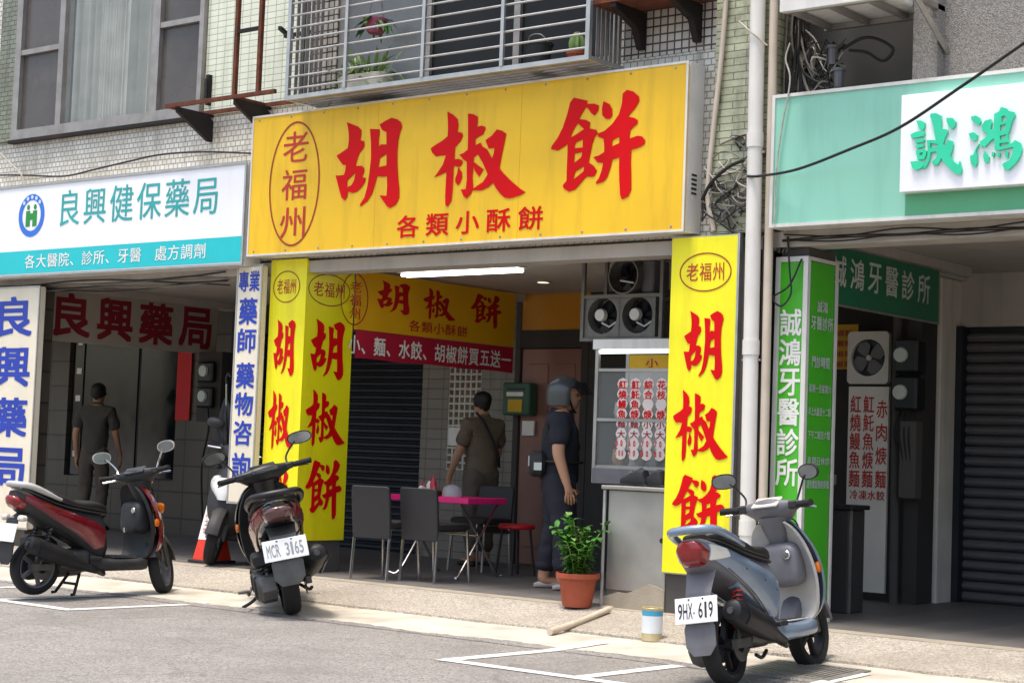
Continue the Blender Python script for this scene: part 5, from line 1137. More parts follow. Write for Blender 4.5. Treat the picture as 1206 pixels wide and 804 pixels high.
for q in range(4):
    a = q*PI/2+0.4; pts = [(0.1,0),(0.6,-0.35),(0.92,-0.2),(0.95,0.25),(0.7,0.55),(0.2,0.25)]
    b.add([(cx+r*0.88*(u*math.cos(a)-v*math.sin(a)), 2.6+0.012*v, cz+r*0.88*(u*math.sin(a)+v*math.cos(a))) for u, v in pts], [(0,1,2,3,4,5)])
build(b, 'blade', 'grey_plastic', t); build(MB().lathe([(0,2.585),(0.02,2.587),(0.025,2.6)], (cx,0,cz), 'y', 14), 'hub', 'fan_white', t)
t = thing('yellow_notice', 'yellow notice sheet with small characters left of the white fan', 'notice', (0.1, 2.95, 2.0))
box('sheet', 'notice_yellow', t, -0.05, 0.3, 2.94, 2.95, 1.98, 2.35); b = MB()
for i in range(4): b = MB(); line(b, '胡椒餅', FRONT(2.94), 0.02, 2.25-i*0.085, 0.24, 0.055, 0.01); build(b, 'lettering', 'red_brown_letter', t)
t = thing('service_post', 'dark post with electric meters and a grey pipe beside the back column', 'post', (0.95, 2.55, FZ))
build(MB().box(0.9,1.02,2.62,2.9,FZ,2.6), 'post', 'dim_wall', t); build(MB().cyl((0.84,2.6,FZ),(0.82,2.6,2.6),0.035,0.035,12), 'pipe', 'dark_wall', t, smooth=True)
for z in (2.06, 1.77):
    o = build(MB().box(0.88,1.08,2.42,2.6,z-0.14,z+0.13), 'meter_box', 'black_plastic', t, bevel=0.02)
    build(MB().lathe([(0,2.395),(0.055,2.4),(0.06,2.42)], (0.965-0.02,0,z), 'y', 18), 'meter_glass', 'dull_print', o, smooth=True)
build(MB().box(0.92,1.06,2.47,2.6,0.95,1.55), 'panel', 'dark_wall', t, bevel=0.01)
for i in range(4): build(MB().tube(spline([(0.9+0.04*i,2.5,1.63),(0.88+0.04*i,2.47,1.45),(0.93+0.03*i,2.48,1.2),(0.9+0.035*i,2.52,0.95)],5), 0.008, 5), 'wire', 'cable_black', t)
t = thing('floor_cabinet', 'dark low cabinet standing under the clinic board beside the green lightbox', 'cabinet', (1.0, 1.5, FZ))
build(MB().box(0.97,1.12,1.3,1.55,FZ,0.87), 'body', 'dim_wall', t, bevel=0.008); build(MB().box(0.95,1.15,1.28,1.57,0.871,0.905), 'top', 'matt_black', t, bevel=0.006); box('edge_trim', 'dull_aluminium', t, 1.121, 1.135, 1.31, 1.33, FZ, 0.868)
t = build(MB().box(1.04,1.12,1.0,1.06,0.15,1.05).box(1.03,1.13,0.98,1.08,1.05,1.12), 'short_post', 'dull_aluminium'); tag(t, 'short grey metal post just right of the green lightbox', 'post')

# ------------------------------------------------------------------ pharmacy side bits
t = build(MB().box(-8.5,-8.26,3.27,3.285,1.42,2.3), 'red_scroll', 'red_paper'); tag(t, 'long red paper scroll on the tiles beside the dark shop window', 'scroll')
t = thing('electric_meters', 'two round electric meters on a dark wall board beside the pharmacy pillar', 'meters', (-7.25, 2.6, 1.5))
build(MB().box(-7.42,-7.05,2.64,3.27,1.4,2.15), 'board', 'dim_wall', t)
for z in (1.94, 1.67): o = build(MB().box(-7.36,-7.12,2.56,2.64,z-0.12,z+0.1), 'meter_box', 'black_plastic', t, bevel=0.02); build(MB().lathe([(0,2.53),(0.06,2.535),(0.065,2.56)], (-7.24,0,z), 'y', 18), 'meter_glass', 'dull_print', o, smooth=True)
build(MB().tube(spline([(-7.2,2.6,1.55),(-7.15,2.58,1.3),(-7.25,2.6,0.9),(-7.2,2.62,0.2)],5), 0.012, 6), 'wire', 'cable_black', t)
t = thing('closed_umbrella', 'limp black umbrella hanging beside the cream vertical sign', 'umbrella', (-4.55, 0.45, 0.95))
rings = []
for z, r in ((1.55,0.012),(1.45,0.05),(1.25,0.1),(1.08,0.13),(0.98,0.09)): rings.append([(-4.55+r*(1+0.3*math.cos(6*a))*math.cos(a)+0.15*(1.5-z)*0.3, 0.45+0.5*r*(1+0.3*math.cos(6*a))*math.sin(a), z+0.03*math.cos(3*a)) for a in [2*PI*k_/36 for k_ in range(36)]])
build(MB().loft(rings), 'canopy', 'umbrella_black', t, smooth=True); build(MB().tube([(-4.55,0.45,1.7),(-4.5,0.45,0.85)], 0.008, 6), 'shaft', 'chrome', t); build(MB().tube(spline([(-4.55,0.45,1.7),(-4.555,0.45,1.76),(-4.53,0.45,1.79),(-4.5,0.45,1.76)],5), 0.01, 6), 'handle', 'black_plastic', t)
# traffic cone
t = thing('traffic_cone', 'square red and white traffic cone beside the white fronted scooter', 'traffic cone', (-4.6, 0.42, FZ))
def sq(x, y, z, w): return [(x-w,y-w,z),(x+w,y-w,z),(x+w,y+w,z),(x-w,y+w,z)]
def cw(z): return 0.118-0.095*(z-FZ)/0.64
build(MB().loft([sq(-4.6,0.42,FZ,0.15), sq(-4.6,0.42,FZ+0.025,0.15)]), 'base', 'matt_black', t, bevel=0.006)
build(MB().loft([sq(-4.6,0.42,FZ+0.026,cw(FZ)), sq(-4.6,0.42,FZ+0.2,cw(FZ+0.2))]), 'lower_band', 'cone_red', t)
build(MB().loft([sq(-4.6,0.42,FZ+0.2005,cw(FZ+0.2)+0.002), sq(-4.6,0.42,FZ+0.55,cw(FZ+0.55)+0.002)]), 'sleeve', 'white_print', t)
build(MB().loft([sq(-4.6,0.42,FZ+0.5505,cw(FZ+0.55)), sq(-4.6,0.42,FZ+0.64,cw(FZ+0.64)), sq(-4.6,0.42,FZ+0.65,0.01)]), 'tip', 'cone_red', t)
b = MB()
for i, ch in enumerate('私人土地'):
    z = FZ+0.47-i*0.075; chars(t, 'maroon_letter', [(ch, FRONT(0.42-cw(z)-0.004), -4.635, z, 0.07, 0.065), (ch, RIGHT(-4.6+cw(z)+0.004), 0.385, z, 0.07, 0.065)], 0.01, False)

# ------------------------------------------------------------------ people
def skin(name, mat, parent, nodes, edges, sub=2, root=0, post=None, fold=0.0):
    """one continuous body surface grown round a skeleton: nodes (x, y, z, radius or (ra, rb))"""
    me = bpy.data.meshes.new(name); me.from_pydata([n_[:3] for n_ in nodes], edges, [])
    o = bpy.data.objects.new(name, me); COL.objects.link(o)
    md = o.modifiers.new('skin', 'SKIN'); md.use_smooth_shade = True
    if not me.skin_vertices: 
        bm = bmesh.new(); bm.from_mesh(me); bm.verts.layers.skin.verify(); bm.to_mesh(me); bm.free()
    for i, n_ in enumerate(nodes):
        r = n_[3]; me.skin_vertices[0].data[i].radius = (r, r) if not isinstance(r, tuple) else r
        me.skin_vertices[0].data[i].use_root = (i == root)
    sd = o.modifiers.new('sub', 'SUBSURF'); sd.levels = sub; sd.render_levels = sub
    bpy.context.view_layer.update()
    nm = bpy.data.meshes.new_from_object(o.evaluated_get(bpy.context.evaluated_depsgraph_get()))
    bpy.data.objects.remove(o); bpy.data.meshes.remove(me)
    nm.name = name
    if fold:
        from mathutils import noise
        nm.calc_loop_triangles()
        for v in nm.vertices:
            c_ = v.co; d_ = noise.noise(Vector((c_.x*9, c_.y*9, c_.z*22)))*0.6+noise.noise(Vector((c_.x*22+5, c_.y*22, c_.z*9)))*0.4
            v.co = c_+v.normal*d_*fold
    if post: post(nm)
    nm.polygons.foreach_set('use_smooth', [True]*len(nm.polygons))
    nm.materials.clear(); nm.materials.append(MATS[mat])
    o = bpy.data.objects.new(name, nm); COL.objects.link(o); o.parent = parent; ROOT[o] = ROOT[parent]
    return o
def head_mesh(cx, cy, cz, s=1.0):
    """a head with nose, lips, chin, eye hollows and ears, looking to +y"""
    mb = MB(); rows = []
    NZ, NA = 22, 28
    for i in range(NZ+1):
        v = i/NZ; z = -0.125+0.245*v
        prof = [(0,0.03,0.035,0.01),(0.08,0.046,0.055,0.02),(0.2,0.06,0.075,0.014),(0.35,0.068,0.085,0.005),(0.5,0.073,0.094,0.0),(0.65,0.076,0.099,-0.004),(0.8,0.071,0.092,-0.008),(0.92,0.05,0.064,-0.01),(1.0,0.008,0.01,-0.012)]
        for k_ in range(len(prof)-1):
            if prof[k_][0] <= v <= prof[k_+1][0]:
                q = (v-prof[k_][0])/(prof[k_+1][0]-prof[k_][0]); w = [prof[k_][m_]*(1-q)+prof[k_+1][m_]*q for m_ in (1,2,3)]; break
        row = []
        for j in range(NA):
            a = 2*PI*j/NA; x, y = w[0]*math.cos(a), w[1]*math.sin(a)+w[2]
            fa = math.atan2(x, y)     # 0 straight ahead
            g_ = lambda c0, c1, sa, sv: math.exp(-((fa-c0)/sa)**2-((v-c1)/sv)**2)
            d = 0.026*g_(0,0.42,0.16,0.07)+0.014*g_(0,0.52,0.1,0.08)+0.008*g_(0,0.24,0.28,0.025)-0.004*g_(0,0.29,0.3,0.02)+0.007*g_(0,0.08,0.35,0.06)
            d -= 0.010*(g_(0.42,0.54,0.2,0.05)+g_(-0.42,0.54,0.2,0.05)); d += 0.005*g_(0,0.62,0.5,0.04)
            for sd in (-1, 1): d += 0.022*math.exp(-((fa-sd*1.62)/0.13)**2-((v-0.48)/0.11)**2)
            L = math.hypot(x, y) or 1
            row.append((cx+s*(x+d*x/L), cy+s*(y+d*y/L), cz+s*z))
        rows.append(row)
    return mb.loft(rows)
def hand_nodes(nodes, edges, wrist, p, down, fwd, side, s=1.0):
    """palm and five bent fingers hanging from node 'wrist' at p; returns nothing, adds to the skeleton lists"""
    p, dn, fw, sd = Vector(p), Vector(down), Vector(fwd), Vector(side)
    def N_(q, r): nodes.append((*q, r)); return len(nodes)-1
    palm = N_(p+dn*0.05*s, (0.02*s, 0.034*s)); edges.append((wrist, palm))
    for k_, (off, L) in enumerate(((0.027,0.07),(0.009,0.08),(-0.009,0.075),(-0.026,0.058))):
        a = N_(p+dn*0.09*s+fw*off*s, 0.0095*s); edges.append((palm, a))
        b_ = N_(p+dn*(0.09+L*0.5)*s+fw*(off*1.1)*s+sd*0.012*s, 0.0085*s); edges.append((a, b_))
        c_ = N_(p+dn*(0.09+L*0.92)*s+fw*(off*1.05)*s+sd*0.034*s, 0.007*s); edges.append((b_, c_))
    a = N_(p+dn*0.045*s+fw*0.038*s+sd*0.012*s, 0.011*s); edges.append((palm, a))
    b_ = N_(p+dn*0.085*s+fw*0.052*s+sd*0.022*s, 0.009*s); edges.append((a, b_))
def person(label, loc, rz, top_mat, leg_mat, H=1.62, arms=((0.24,-0.02),(0.24,0.05)), stride=0.0, shoes='slipper', hair=True, bulk=1.0):
    """upright figure looking along local +y; arms: (elbow bend forward, hand forward) for the right and left side"""
    k_ = H/1.70
    t = thing('person', label, 'person', loc, (0,0,rz), local=True)
    S = lambda x, y, z, r: (x*k_, y*k_, z*k_, (r*k_*bulk if not isinstance(r, tuple) else (r[0]*k_*bulk, r[1]*k_*bulk)))
    nodes = [S(0,0,0.93,(0.13,0.10)), S(0,0,1.08,(0.125,0.095)), S(0,0.005,1.25,(0.145,0.105)), S(0,-0.01,1.39,(0.12,0.085)), S(0,0.0,1.475,0.055), S(0,0.02,1.55,0.052)]
    edges = [(0,1),(1,2),(2,3),(3,4),(4,5)]
    def add_(n_, par): nodes.append(n_); edges.append((par, len(nodes)-1)); return len(nodes)-1
    shirt_n = [S(0,0,0.80,(0.165,0.135)), S(0,0,1.0,(0.158,0.13)), S(0,0.005,1.24,(0.16,0.122)), S(0,-0.01,1.385,(0.135,0.1)), S(0,0.0,1.455,(0.068,0.066))]
    shirt_e = [(0,1),(1,2),(2,3),(3,4)]
    leg_n = [S(0,0,1.04,(0.148,0.12)), S(0,0,0.87,(0.15,0.125))]; leg_e = [(0,1)]
    for sx in (-1, 1):
        ef, hf = arms[0 if sx > 0 else 1]
        sh = add_(S(sx*0.175,-0.01,1.385,0.055), 3); el = add_(S(sx*0.235,-0.03+0.3*(ef-0.24),1.12,0.042), sh); wr = add_(S(sx*0.25,0.0+hf+0.06,0.885,0.029), el)
        m_ = len(nodes)-1
        hand_nodes(nodes, edges, wr, Vector((sx*0.252, 0.005+hf+0.07, 0.865))*k_, (0,0.1,-1), (0,1,0.1), (-sx*1.0,0,0), k_*1.0)
        i0 = len(shirt_n); shirt_n += [S(sx*0.175,-0.01,1.385,0.078), S(sx*0.215,-0.022+0.15*(ef-0.24),1.24,0.07), S(sx*0.226,-0.026+0.22*(ef-0.24),1.17,0.068)]; shirt_e += [(3,i0),(i0,i0+1),(i0+1,i0+2)]
        st_ = stride*sx
        hp = add_(S(sx*0.09,0.0,0.86,0.085), 0); kn = add_(S(sx*0.1,0.02+st_*0.5,0.5,0.058), hp); an = add_(S(sx*0.1,-0.02+st_,0.1,0.042), kn); he = add_(S(sx*0.1,-0.02+st_,0.055,0.045), an); to = add_(S(sx*0.115,0.15+st_,0.035,(0.042,0.03)), he)
        i0 = len(leg_n); leg_n += [S(sx*0.09,0.0,0.82,0.105), S(sx*0.1,0.02+st_*0.5,0.5,0.082), S(sx*0.1,-0.01+st_*0.9,0.22,0.07), S(sx*0.1,-0.015+st_,0.12,0.068)]; leg_e += [(1,i0),(i0,i0+1),(i0+1,i0+2),(i0+2,i0+3)]
    body = skin('body', 'skin', t, nodes, edges, 2)
    hm = head_mesh(0, 0.025*k_, 1.6*k_, k_)
    # the head joins the body mesh: one continuous figure
    bm = bmesh.new(); bm.from_mesh(body.data); tmp = bpy.data.meshes.new('t'); tmp.from_pydata(hm.v, [], hm.f); bm.from_mesh(tmp); bpy.data.meshes.remove(tmp)
    for f in bm.faces: f.smooth = True
    bm.to_mesh(body.data); bm.free()
    skin('shirt', top_mat, t, shirt_n, shirt_e, 3, fold=0.016)
    skin('trousers', leg_mat, t, leg_n, leg_e, 3, fold=0.016)
    build(MB().loft([[(r_*k_*math.cos(a), (0.004+r_*1.02*math.sin(a))*k_, (z_+0.012*math.sin(a)*-1)*k_) for a in [2*PI*q/24 for q in range(24)]] for r_, z_ in ((0.072,1.44),(0.064,1.485),(0.07,1.487),(0.082,1.455))], cap=False), 'collar', top_mat, t, smooth=True)
    for sx in (-1, 1):
        rings = []
        for tt, w, h in ((0,0.03,0.035),(0.1,0.042,0.05),(0.4,0.043,0.06),(0.7,0.052,0.055),(0.92,0.045,0.035),(1,0.02,0.02)):
            rings.append(cring((-0.085+0.27*tt)*k_+stride*sx*k_, sx*0.108*k_, h/2*k_, w*k_, h/2*k_, 3, 14))
        build(MB().loft(rings), 'shoe', shoes, t, smooth=True)
    for sx in (-1, 1): build(MB().lathe([(0,-0.004),(0.009,-0.002),(0.011,0.002),(0,0.006)], (sx*0.032*k_, (0.025+0.083)*k_, 1.605*k_), 'y', 10), 'eye', 'hair', t)
    if hair:
        from mathutils import noise
        cx_, cy_, cz_ = 0, 0.025*k_, 1.6*k_; keep = []; hv = []
        for x, y, z in hm.v:
            v = ((z-cz_)/k_+0.125)/0.245; fa = abs(math.atan2(x-cx_, y-cy_)); L = math.hypot(x-cx_, y-cy_) or 1
            line_ = 0.80 if fa < 0.75 else 0.80-(fa-0.75)*0.62 if fa < 1.45 else 0.37-(fa-1.45)*0.14
            g_ = (0.010+0.006*noise.noise(Vector((x, y, z))*70))*k_*min(1.0, max(0.0, (v-line_)/0.08+0.25))
            keep.append(v > line_); hv.append((x+(x-cx_)/L*g_, y+(y-cy_)/L*g_, z+g_*0.8*max(0, v-0.5)))
        build(MB().add(hv, [f for f in hm.f if all(keep[q] for q in f)]), 'hair', 'hair', t, smooth=True)
    return t, k_
# the customer in the helmet
man, k_ = person('person in black polo shirt, dark trousers and grey helmet standing by the potted plant', (-1.3, 1.05, FZ), rad(-50), 'navy_cloth', 'trouser_cloth', 1.62, ((0.26,-0.02),(0.24,0.02)), 0.06, hair=False, bulk=1.12)
man.scale = (1.12, 1.2, 1.0)
rows = []
for i in range(15):
    v = i/14; z = -0.085+0.25*v
    w = math.sqrt(max(0.0, 1-(max(0, z-0.03)/0.136)**2))*(1-0.9*max(0, -0.02-z)); cut = z < 0.06
    rows.append([((0.118*w*math.cos(a))*k_, (0.02+0.132*w*(math.sin(a) if not (cut and math.sin(a) > 0.25) else 0.25))*k_, (1.6+z)*k_) for a in [2*PI*j/32 for j in range(32)]])
hl = build(MB().loft(rows), 'helmet', 'helmet_grey', man, smooth=True)
b = MB(); rows = []
for i in range(5):
    z = 0.115-0.03*i+0.02*(i > 2); rows.append([((0.124*math.cos(a))*k_, (0.02+(0.138+0.016*i)*math.sin(a))*k_, (1.6+z)*k_) for a in [rad(25)+rad(130)*j/16 for j in range(17)]])
b.loft(rows, closed=False, cap=False); build(b, 'visor', 'visor_smoke', hl, smooth=True)
build(MB().tube(spline([(0.085*k_,0.05*k_,1.57*k_),(0.06*k_,0.075*k_,1.49*k_),(0,0.1*k_,1.462*k_),(-0.06*k_,0.075*k_,1.49*k_),(-0.085*k_,0.05*k_,1.57*k_)],5), 0.007, 6), 'chin_strap', 'black_plastic', hl)
bgm = MB().loft([[(p[0]-0.02, p[1], p[2]) for p in cring(-0.1-0.1*q, 0.06, 0.98, 0.13*sc_, 0.105*sc_, 3, 18)] for q, sc_ in ((0,0.8),(0.25,1),(0.8,1),(1,0.75))])
bag = build(bgm, 'waist_bag', 'bag_print', man, smooth=True); build(MB().obox((0.05,-0.205,1.0),(0.09,0.006,0.08)), 'patch', 'dull_print', bag); build(MB().obox((0.172,-0.15,0.96),(0.006,0.05,0.06)), 'patch', 'dull_print', bag)
build(MB().tube([Vector((0.175*math.cos(a), 0.148*math.sin(a), 1.0)) for a in [2*PI*q/30 for q in range(31)]], 0.012, 6), 'belt', 'matt_black', bag)
build(MB().obox((-0.0,-0.3,0.55),(0.02,0.1,0.045), Matrix.Rotation(rad(25),3,'X')), 'tag', 'white_print', bag) if False else None
# the man behind the pink table
m2, k2 = person('person in brown shirt with a dark shoulder strap standing behind the pink table', (-3.38, 2.6, FZ), rad(75), 'olive_cloth', 'khaki_cloth', 1.6, ((0.5,0.12),(0.5,0.12)), 0.03, 'matt_black', bulk=1.15)
build(MB().tube(spline([(-0.15,-0.1,1.42),(-0.06,-0.14,1.3),(0.08,-0.14,1.05),(0.15,-0.08,0.92)],5), 0.013, 6), 'shoulder_strap', 'matt_black', m2)
# somebody beyond the pharmacy
person('person in a pale shirt coloured dark for the shade, standing before the dark shop window beyond the pharmacy', (-9.25, 2.75, FZ), rad(30), 'pale_cloth_dim', 'khaki_cloth', 1.66, ((0.45,0.1),(0.24,0.0)), 0.03, 'matt_black')

# ------------------------------------------------------------------ scooters (local frame: +y forward, x right, z up, origin on the ground)
def lerp_sections(secs, n=5):
    """dense, smooth list from sparse (y, halfwidth, zlo, zhi) sections"""
    P = [Vector((*s_[:3],)) for s_ in secs]; Q = [s_[3] for s_ in secs]
    out = []
    pts = spline([Vector((s_[0], s_[1], s_[2])) for s_ in secs], n); z2 = spline([Vector((s_[0], s_[3], 0)) for s_ in secs], n)
    return [(p.x, p.y, p.z, q.y) for p, q in zip(pts, z2)]
def body_loft(secs, e=2.8, n=24, grow=0.0, a0=0, a1=2*PI, dens=5):
    rings = []
    for y, hw, zl, zh in lerp_sections(secs, dens):
        rings.append(cring(y, 0, (zl+zh)/2, max(0.004, hw+grow), max(0.004, (zh-zl)/2+grow), e, n, a0, a1))
    return rings
HALF = [(0,1),(0.3,0.995),(0.58,0.95),(0.78,0.8),(0.93,0.48),(0.99,0.28),(1.0,0.2),(0.97,0.05),(0.88,-0.35),(0.78,-0.68),(0.62,-0.92),(0.3,-1),(0,-1)]
_hl = [0.0]
for _a, _b in zip(HALF, HALF[1:]): _hl.append(_hl[-1]+math.hypot(_b[0]-_a[0], _b[1]-_a[1]))
def half_pt(sec, s_, grow=0.0):
    """point on the creased body section at the fraction s_ from the ridge (0) to the keel (1)"""
    y, hw, zl, zh = sec; d = s_*_hl[-1]
    for k_ in range(len(HALF)-1):
        if d <= _hl[k_+1]+1e-9:
            q = (d-_hl[k_])/(_hl[k_+1]-_hl[k_]); u = HALF[k_][0]*(1-q)+HALF[k_+1][0]*q; v = HALF[k_][1]*(1-q)+HALF[k_+1][1]*q; break
    return (u*max(0.004, hw+grow), y, (zl+zh)/2+v*max(0.004, (zh-zl)/2+grow))
def crease_loft(secs, dens=5, grow=0.0):
    rings = []
    for sec in lerp_sections(secs, dens):
        r_ = [half_pt(sec, l_/_hl[-1], grow) for l_ in _hl]
        rings.append(r_+[(-x, y, z) for x, y, z in r_[-2:0:-1]])
    return rings
def panel(secs, y0, y1, f0, f1, sx, grow=0.006, dens=6, n=8):
    """a proud panel on one side of a creased body between the fractions f0(t) and f1(t), t = 0 at the front"""
    rings = []
    for sec in lerp_sections(secs, dens):
        if not (y1 <= sec[0] <= y0): continue
        t_ = (y0-sec[0])/(y0-y1); a, b_ = f0(t_), f1(t_)
        o1 = [half_pt(sec, a+(b_-a)*k_/n, grow) for k_ in range(n+1)]; i1 = [half_pt(sec, a+(b_-a)*k_/n, -0.004) for k_ in range(n+1)]
        rings.append([(sx*x, y, z) for x, y, z in o1+i1[::-1]])
    return MB().loft(rings)
def wheel(t, name, y, R, tw, rim_mat, xf=None):
    b = MB().lathe([(R-0.055,-tw*0.36),(R-0.035,-tw*0.5),(R-0.012,-tw*0.42),(R,-tw*0.2),(R+0.001,0),(R,tw*0.2),(R-0.012,tw*0.42),(R-0.035,tw*0.5),(R-0.055,tw*0.36),(R-0.055,-tw*0.36)], (0,y,R), 'x', 40)
    if xf: b.xf(xf)
    w = build(b, name, 'rubber', t, smooth=True)
    r = MB().lathe([(R-0.054,-tw*0.34),(R-0.07,-tw*0.3),(R-0.075,0),(R-0.07,tw*0.3),(R-0.054,tw*0.34)], (0,y,R), 'x', 36)
    for q in range(5):
        a = 2*PI*q/5; d = Vector((0, math.cos(a), math.sin(a)))
        r.obox(Vector((0,y,R))+d*(R-0.06)*0.55, (0.03, 0.026, (R-0.06)*0.95), Matrix.Rotation(a-PI/2, 3, 'X'))
    r.cyl((-tw*0.5,y,R),(tw*0.5,y,R), 0.034, 0.034, 16)
    if xf: r.xf(xf)
    build(r, 'rim', rim_mat, w, smooth=True)
    return w
def scooter(label, loc, rz, lean=0.0, pitch=0.0, steer=0.0, c=None, plate=None, stand='side', mirror=(0,0), scale=(1,1,1)):
    t = thing('scooter', label, 'scooter', loc, (pitch, -lean, rz), 'parked scooters', local=True)
    t.scale = scale
    c = c or {}
    P = lambda k_, d=None: c.get(k_, d)
    main, lower, inner, trim = P('main','maroon_paint'), P('lower','black_plastic'), P('inner','grey_plastic'), P('trim','black_plastic')
    R = 0.218; RY, FY = -0.6, 0.62
    # steering: everything that turns with the bars
    ax = Vector((0, -0.42, 1)).normalized(); o_ = Vector((0, 0.52, 0.6))
    SX = Matrix.Translation(o_) @ Matrix.Rotation(steer, 4, ax) @ Matrix.Translation(-o_)
    wheel(t, 'rear_wheel', RY, R, 0.105, P('rim','muffler_black'))
    fw = wheel(t, 'front_wheel', FY, R, 0.098, P('rim','muffler_black'), SX)
    # front fender hugging the wheel
    prof = [(R+0.028,-0.062),(R+0.052,-0.05),(R+0.062,-0.02),(R+0.064,0),(R+0.062,0.02),(R+0.052,0.05),(R+0.028,0.062),(R+0.0,0.067),(R-0.004,0.06),(R+0.02,0.054),(R+0.04,0.04),(R+0.05,0),(R+0.04,-0.04),(R+0.02,-0.054),(R-0.004,-0.06),(R,-0.067),(R+0.028,-0.062)]
    build(MB().lathe(prof, (0,FY,R), 'x', 18, rad(15), rad(165)).xf(SX), 'front_fender', P('fender', lower), t, smooth=True)
    b = MB()
    for sx in (-1, 1): b.tube([(sx*0.068,FY,R),(sx*0.068,FY-0.06,0.42),(sx*0.05,FY-0.12,0.58)], [0.02,0.024,0.024], 10)
    build(b.xf(SX), 'fork', 'engine_grey', t, smooth=True)
    # leg shield: outer apron and inner panel
    def apron(zs, bulge, thick, ins=1.0, back=0.0):
        rings = []
        for z, yf, hw in zs:
            N_ = 14; o1, i1 = [], []
            for k_ in range(N_+1):
                s_ = -1+2*k_/N_
                o1.append((hw*ins*s_, yf-back+bulge*(1-abs(s_)**2.4), z)); i1.append((hw*ins*s_*0.97, yf-back-thick+bulge*0.82*(1-abs(s_)**2.4), z-0.004))
            rings.append(o1+i1[::-1])
        return MB().loft(rings)
    zs = [(0.27,0.40,0.10),(0.34,0.455,0.165),(0.43,0.475,0.2),(0.55,0.465,0.215),(0.67,0.43,0.21),(0.78,0.38,0.18),(0.87,0.33,0.13),(0.91,0.31,0.08)]
    dz = [(p.x, p.y, p.z) for p in spline([Vector(q) for q in zs], 4)]
    build(apron(dz, 0.13, 0.02), 'front_apron', P('apron', main), t, smooth=True)
    zi = [(0.29,0.37,0.15),(0.36,0.415,0.185),(0.5,0.425,0.2),(0.62,0.40,0.2),(0.74,0.36,0.18),(0.84,0.315,0.14),(0.89,0.295,0.09)]
    build(apron([(p.x, p.y, p.z) for p in spline([Vector(q) for q in zi], 4)], 0.085, 0.03, 0.97, 0.012), 'leg_shield', inner, t, smooth=True)
    if P('beak'):
        build(apron([(p.x, p.y+0.02, p.z) for p in spline([Vector(q) for q in ((0.56,0.475,0.1),(0.63,0.46,0.18),(0.7,0.44,0.205),(0.75,0.42,0.19))], 4)], 0.13, 0.02), 'front_beak', P('beak'), t, smooth=True)
    # glove box and key switch on the inner panel
    build(MB().loft(body_loft([(0.27,0.035,0.55,0.66),(0.29,0.12,0.51,0.75),(0.4,0.13,0.5,0.78)], 4, 20)), 'glove_box', P('glove', inner), t, smooth=True)
    build(MB().lathe([(0,0.262),(0.02,0.262),(0.026,0.268),(0.028,0.3)], (0.07,0,0.69), 'y', 16), 'key_switch', 'chrome', t, smooth=True)
    for sx in (-1, 1): build(MB().loft([[(sx*p[0], p[1], p[2]) for p in cring(y, 0.2, 0.6, w, h, 2.4, 12)] for y, w, h in ((0.405,0.004,0.01),(0.41,0.014,0.03),(0.43,0.016,0.034),(0.45,0.01,0.02))]), 'reflector', 'lamp_amber', t, smooth=True)
    hk = MB().tube(spline([(0,0.29,0.52),(0,0.25,0.51),(0,0.245,0.545)],4), 0.007, 6); build(hk, 'bag_hook', 'chrome', t)
    # tunnel / floor board and lower skirt
    fl_ = [(0.43,0.10,0.225,0.30),(0.38,0.165,0.205,0.315),(0.22,0.185,0.20,0.30),(0.05,0.18,0.195,0.30),(-0.08,0.15,0.19,0.32),(-0.16,0.12,0.2,0.36)]
    build(MB().loft(body_loft(fl_, 4.0, 24)), 'floor_board', P('floor', lower), t, smooth=True)
    build(MB().box(-0.13,0.13,0.06,0.34,0.302,0.312), 'foot_mat', P('mat', inner), t, bevel=0.004)
    b = MB()
    for k_ in range(6): b.box(-0.12,0.12,0.085+k_*0.043,0.097+k_*0.043,0.3125,0.317)
    build(b, 'mat_ribs', 'matt_black', t)
    # rear body
    rb = [(0.03,0.075,0.3,0.44),(-0.02,0.12,0.27,0.6),(-0.1,0.142,0.3,0.675),(-0.25,0.156,0.39,0.69),(-0.45,0.162,0.48,0.725),(-0.65,0.15,0.555,0.77),(-0.8,0.118,0.62,0.8),(-0.9,0.085,0.665,0.815),(-0.955,0.045,0.715,0.81)]
    build(MB().loft(crease_loft(rb)), 'rear_body', lower, t, smooth=True)
    thin = P('slim', 0.0)
    for sx in (-1, 1):                                      # painted side panels standing proud of it
        f0 = lambda q: 0.30+0.1*(1-q)**2
        f1 = lambda q: (0.86-0.26*q-0.1*thin) if q > 0.12 else 0.60+(0.26-0.1*thin-0.03)*(q/0.12)
        build(panel(rb, -0.03, -0.88, f0, f1, sx), 'side_panel', main, t, smooth=True)
        build(panel(rb, -0.12, -0.72, lambda q: f1(q*0.72+0.1)-0.028, lambda q: f1(q*0.72+0.1)-0.012, sx, 0.0085, 6, 3), 'trim_strip', P('strip', 'engine_grey'), t, smooth=True)
        build(panel(rb, -0.05, -0.6, lambda q: 0.885-0.16*q, lambda q: 0.975-0.1*q, sx, 0.008), 'lower_panel', P('swoosh', lower), t, smooth=True)
    # seat
    se = [(0.02,0.05,0.66,0.69),(-0.03,0.095,0.655,0.73),(-0.15,0.128,0.665,0.755),(-0.32,0.148,0.685,0.752),(-0.45,0.152,0.705,0.79),(-0.6,0.143,0.745,0.835),(-0.74,0.115,0.785,0.848),(-0.8,0.06,0.805,0.835)]
    build(MB().loft(body_loft(se, 3.2, 26)), 'seat', 'seat_vinyl', t, smooth=True)
    build(MB().loft(body_loft([(q[0]*1.01, q[1]+0.006, q[2]-0.012, q[2]+0.012) for q in se], 3.2, 26)), 'seat_base', 'matt_black', t, smooth=True)
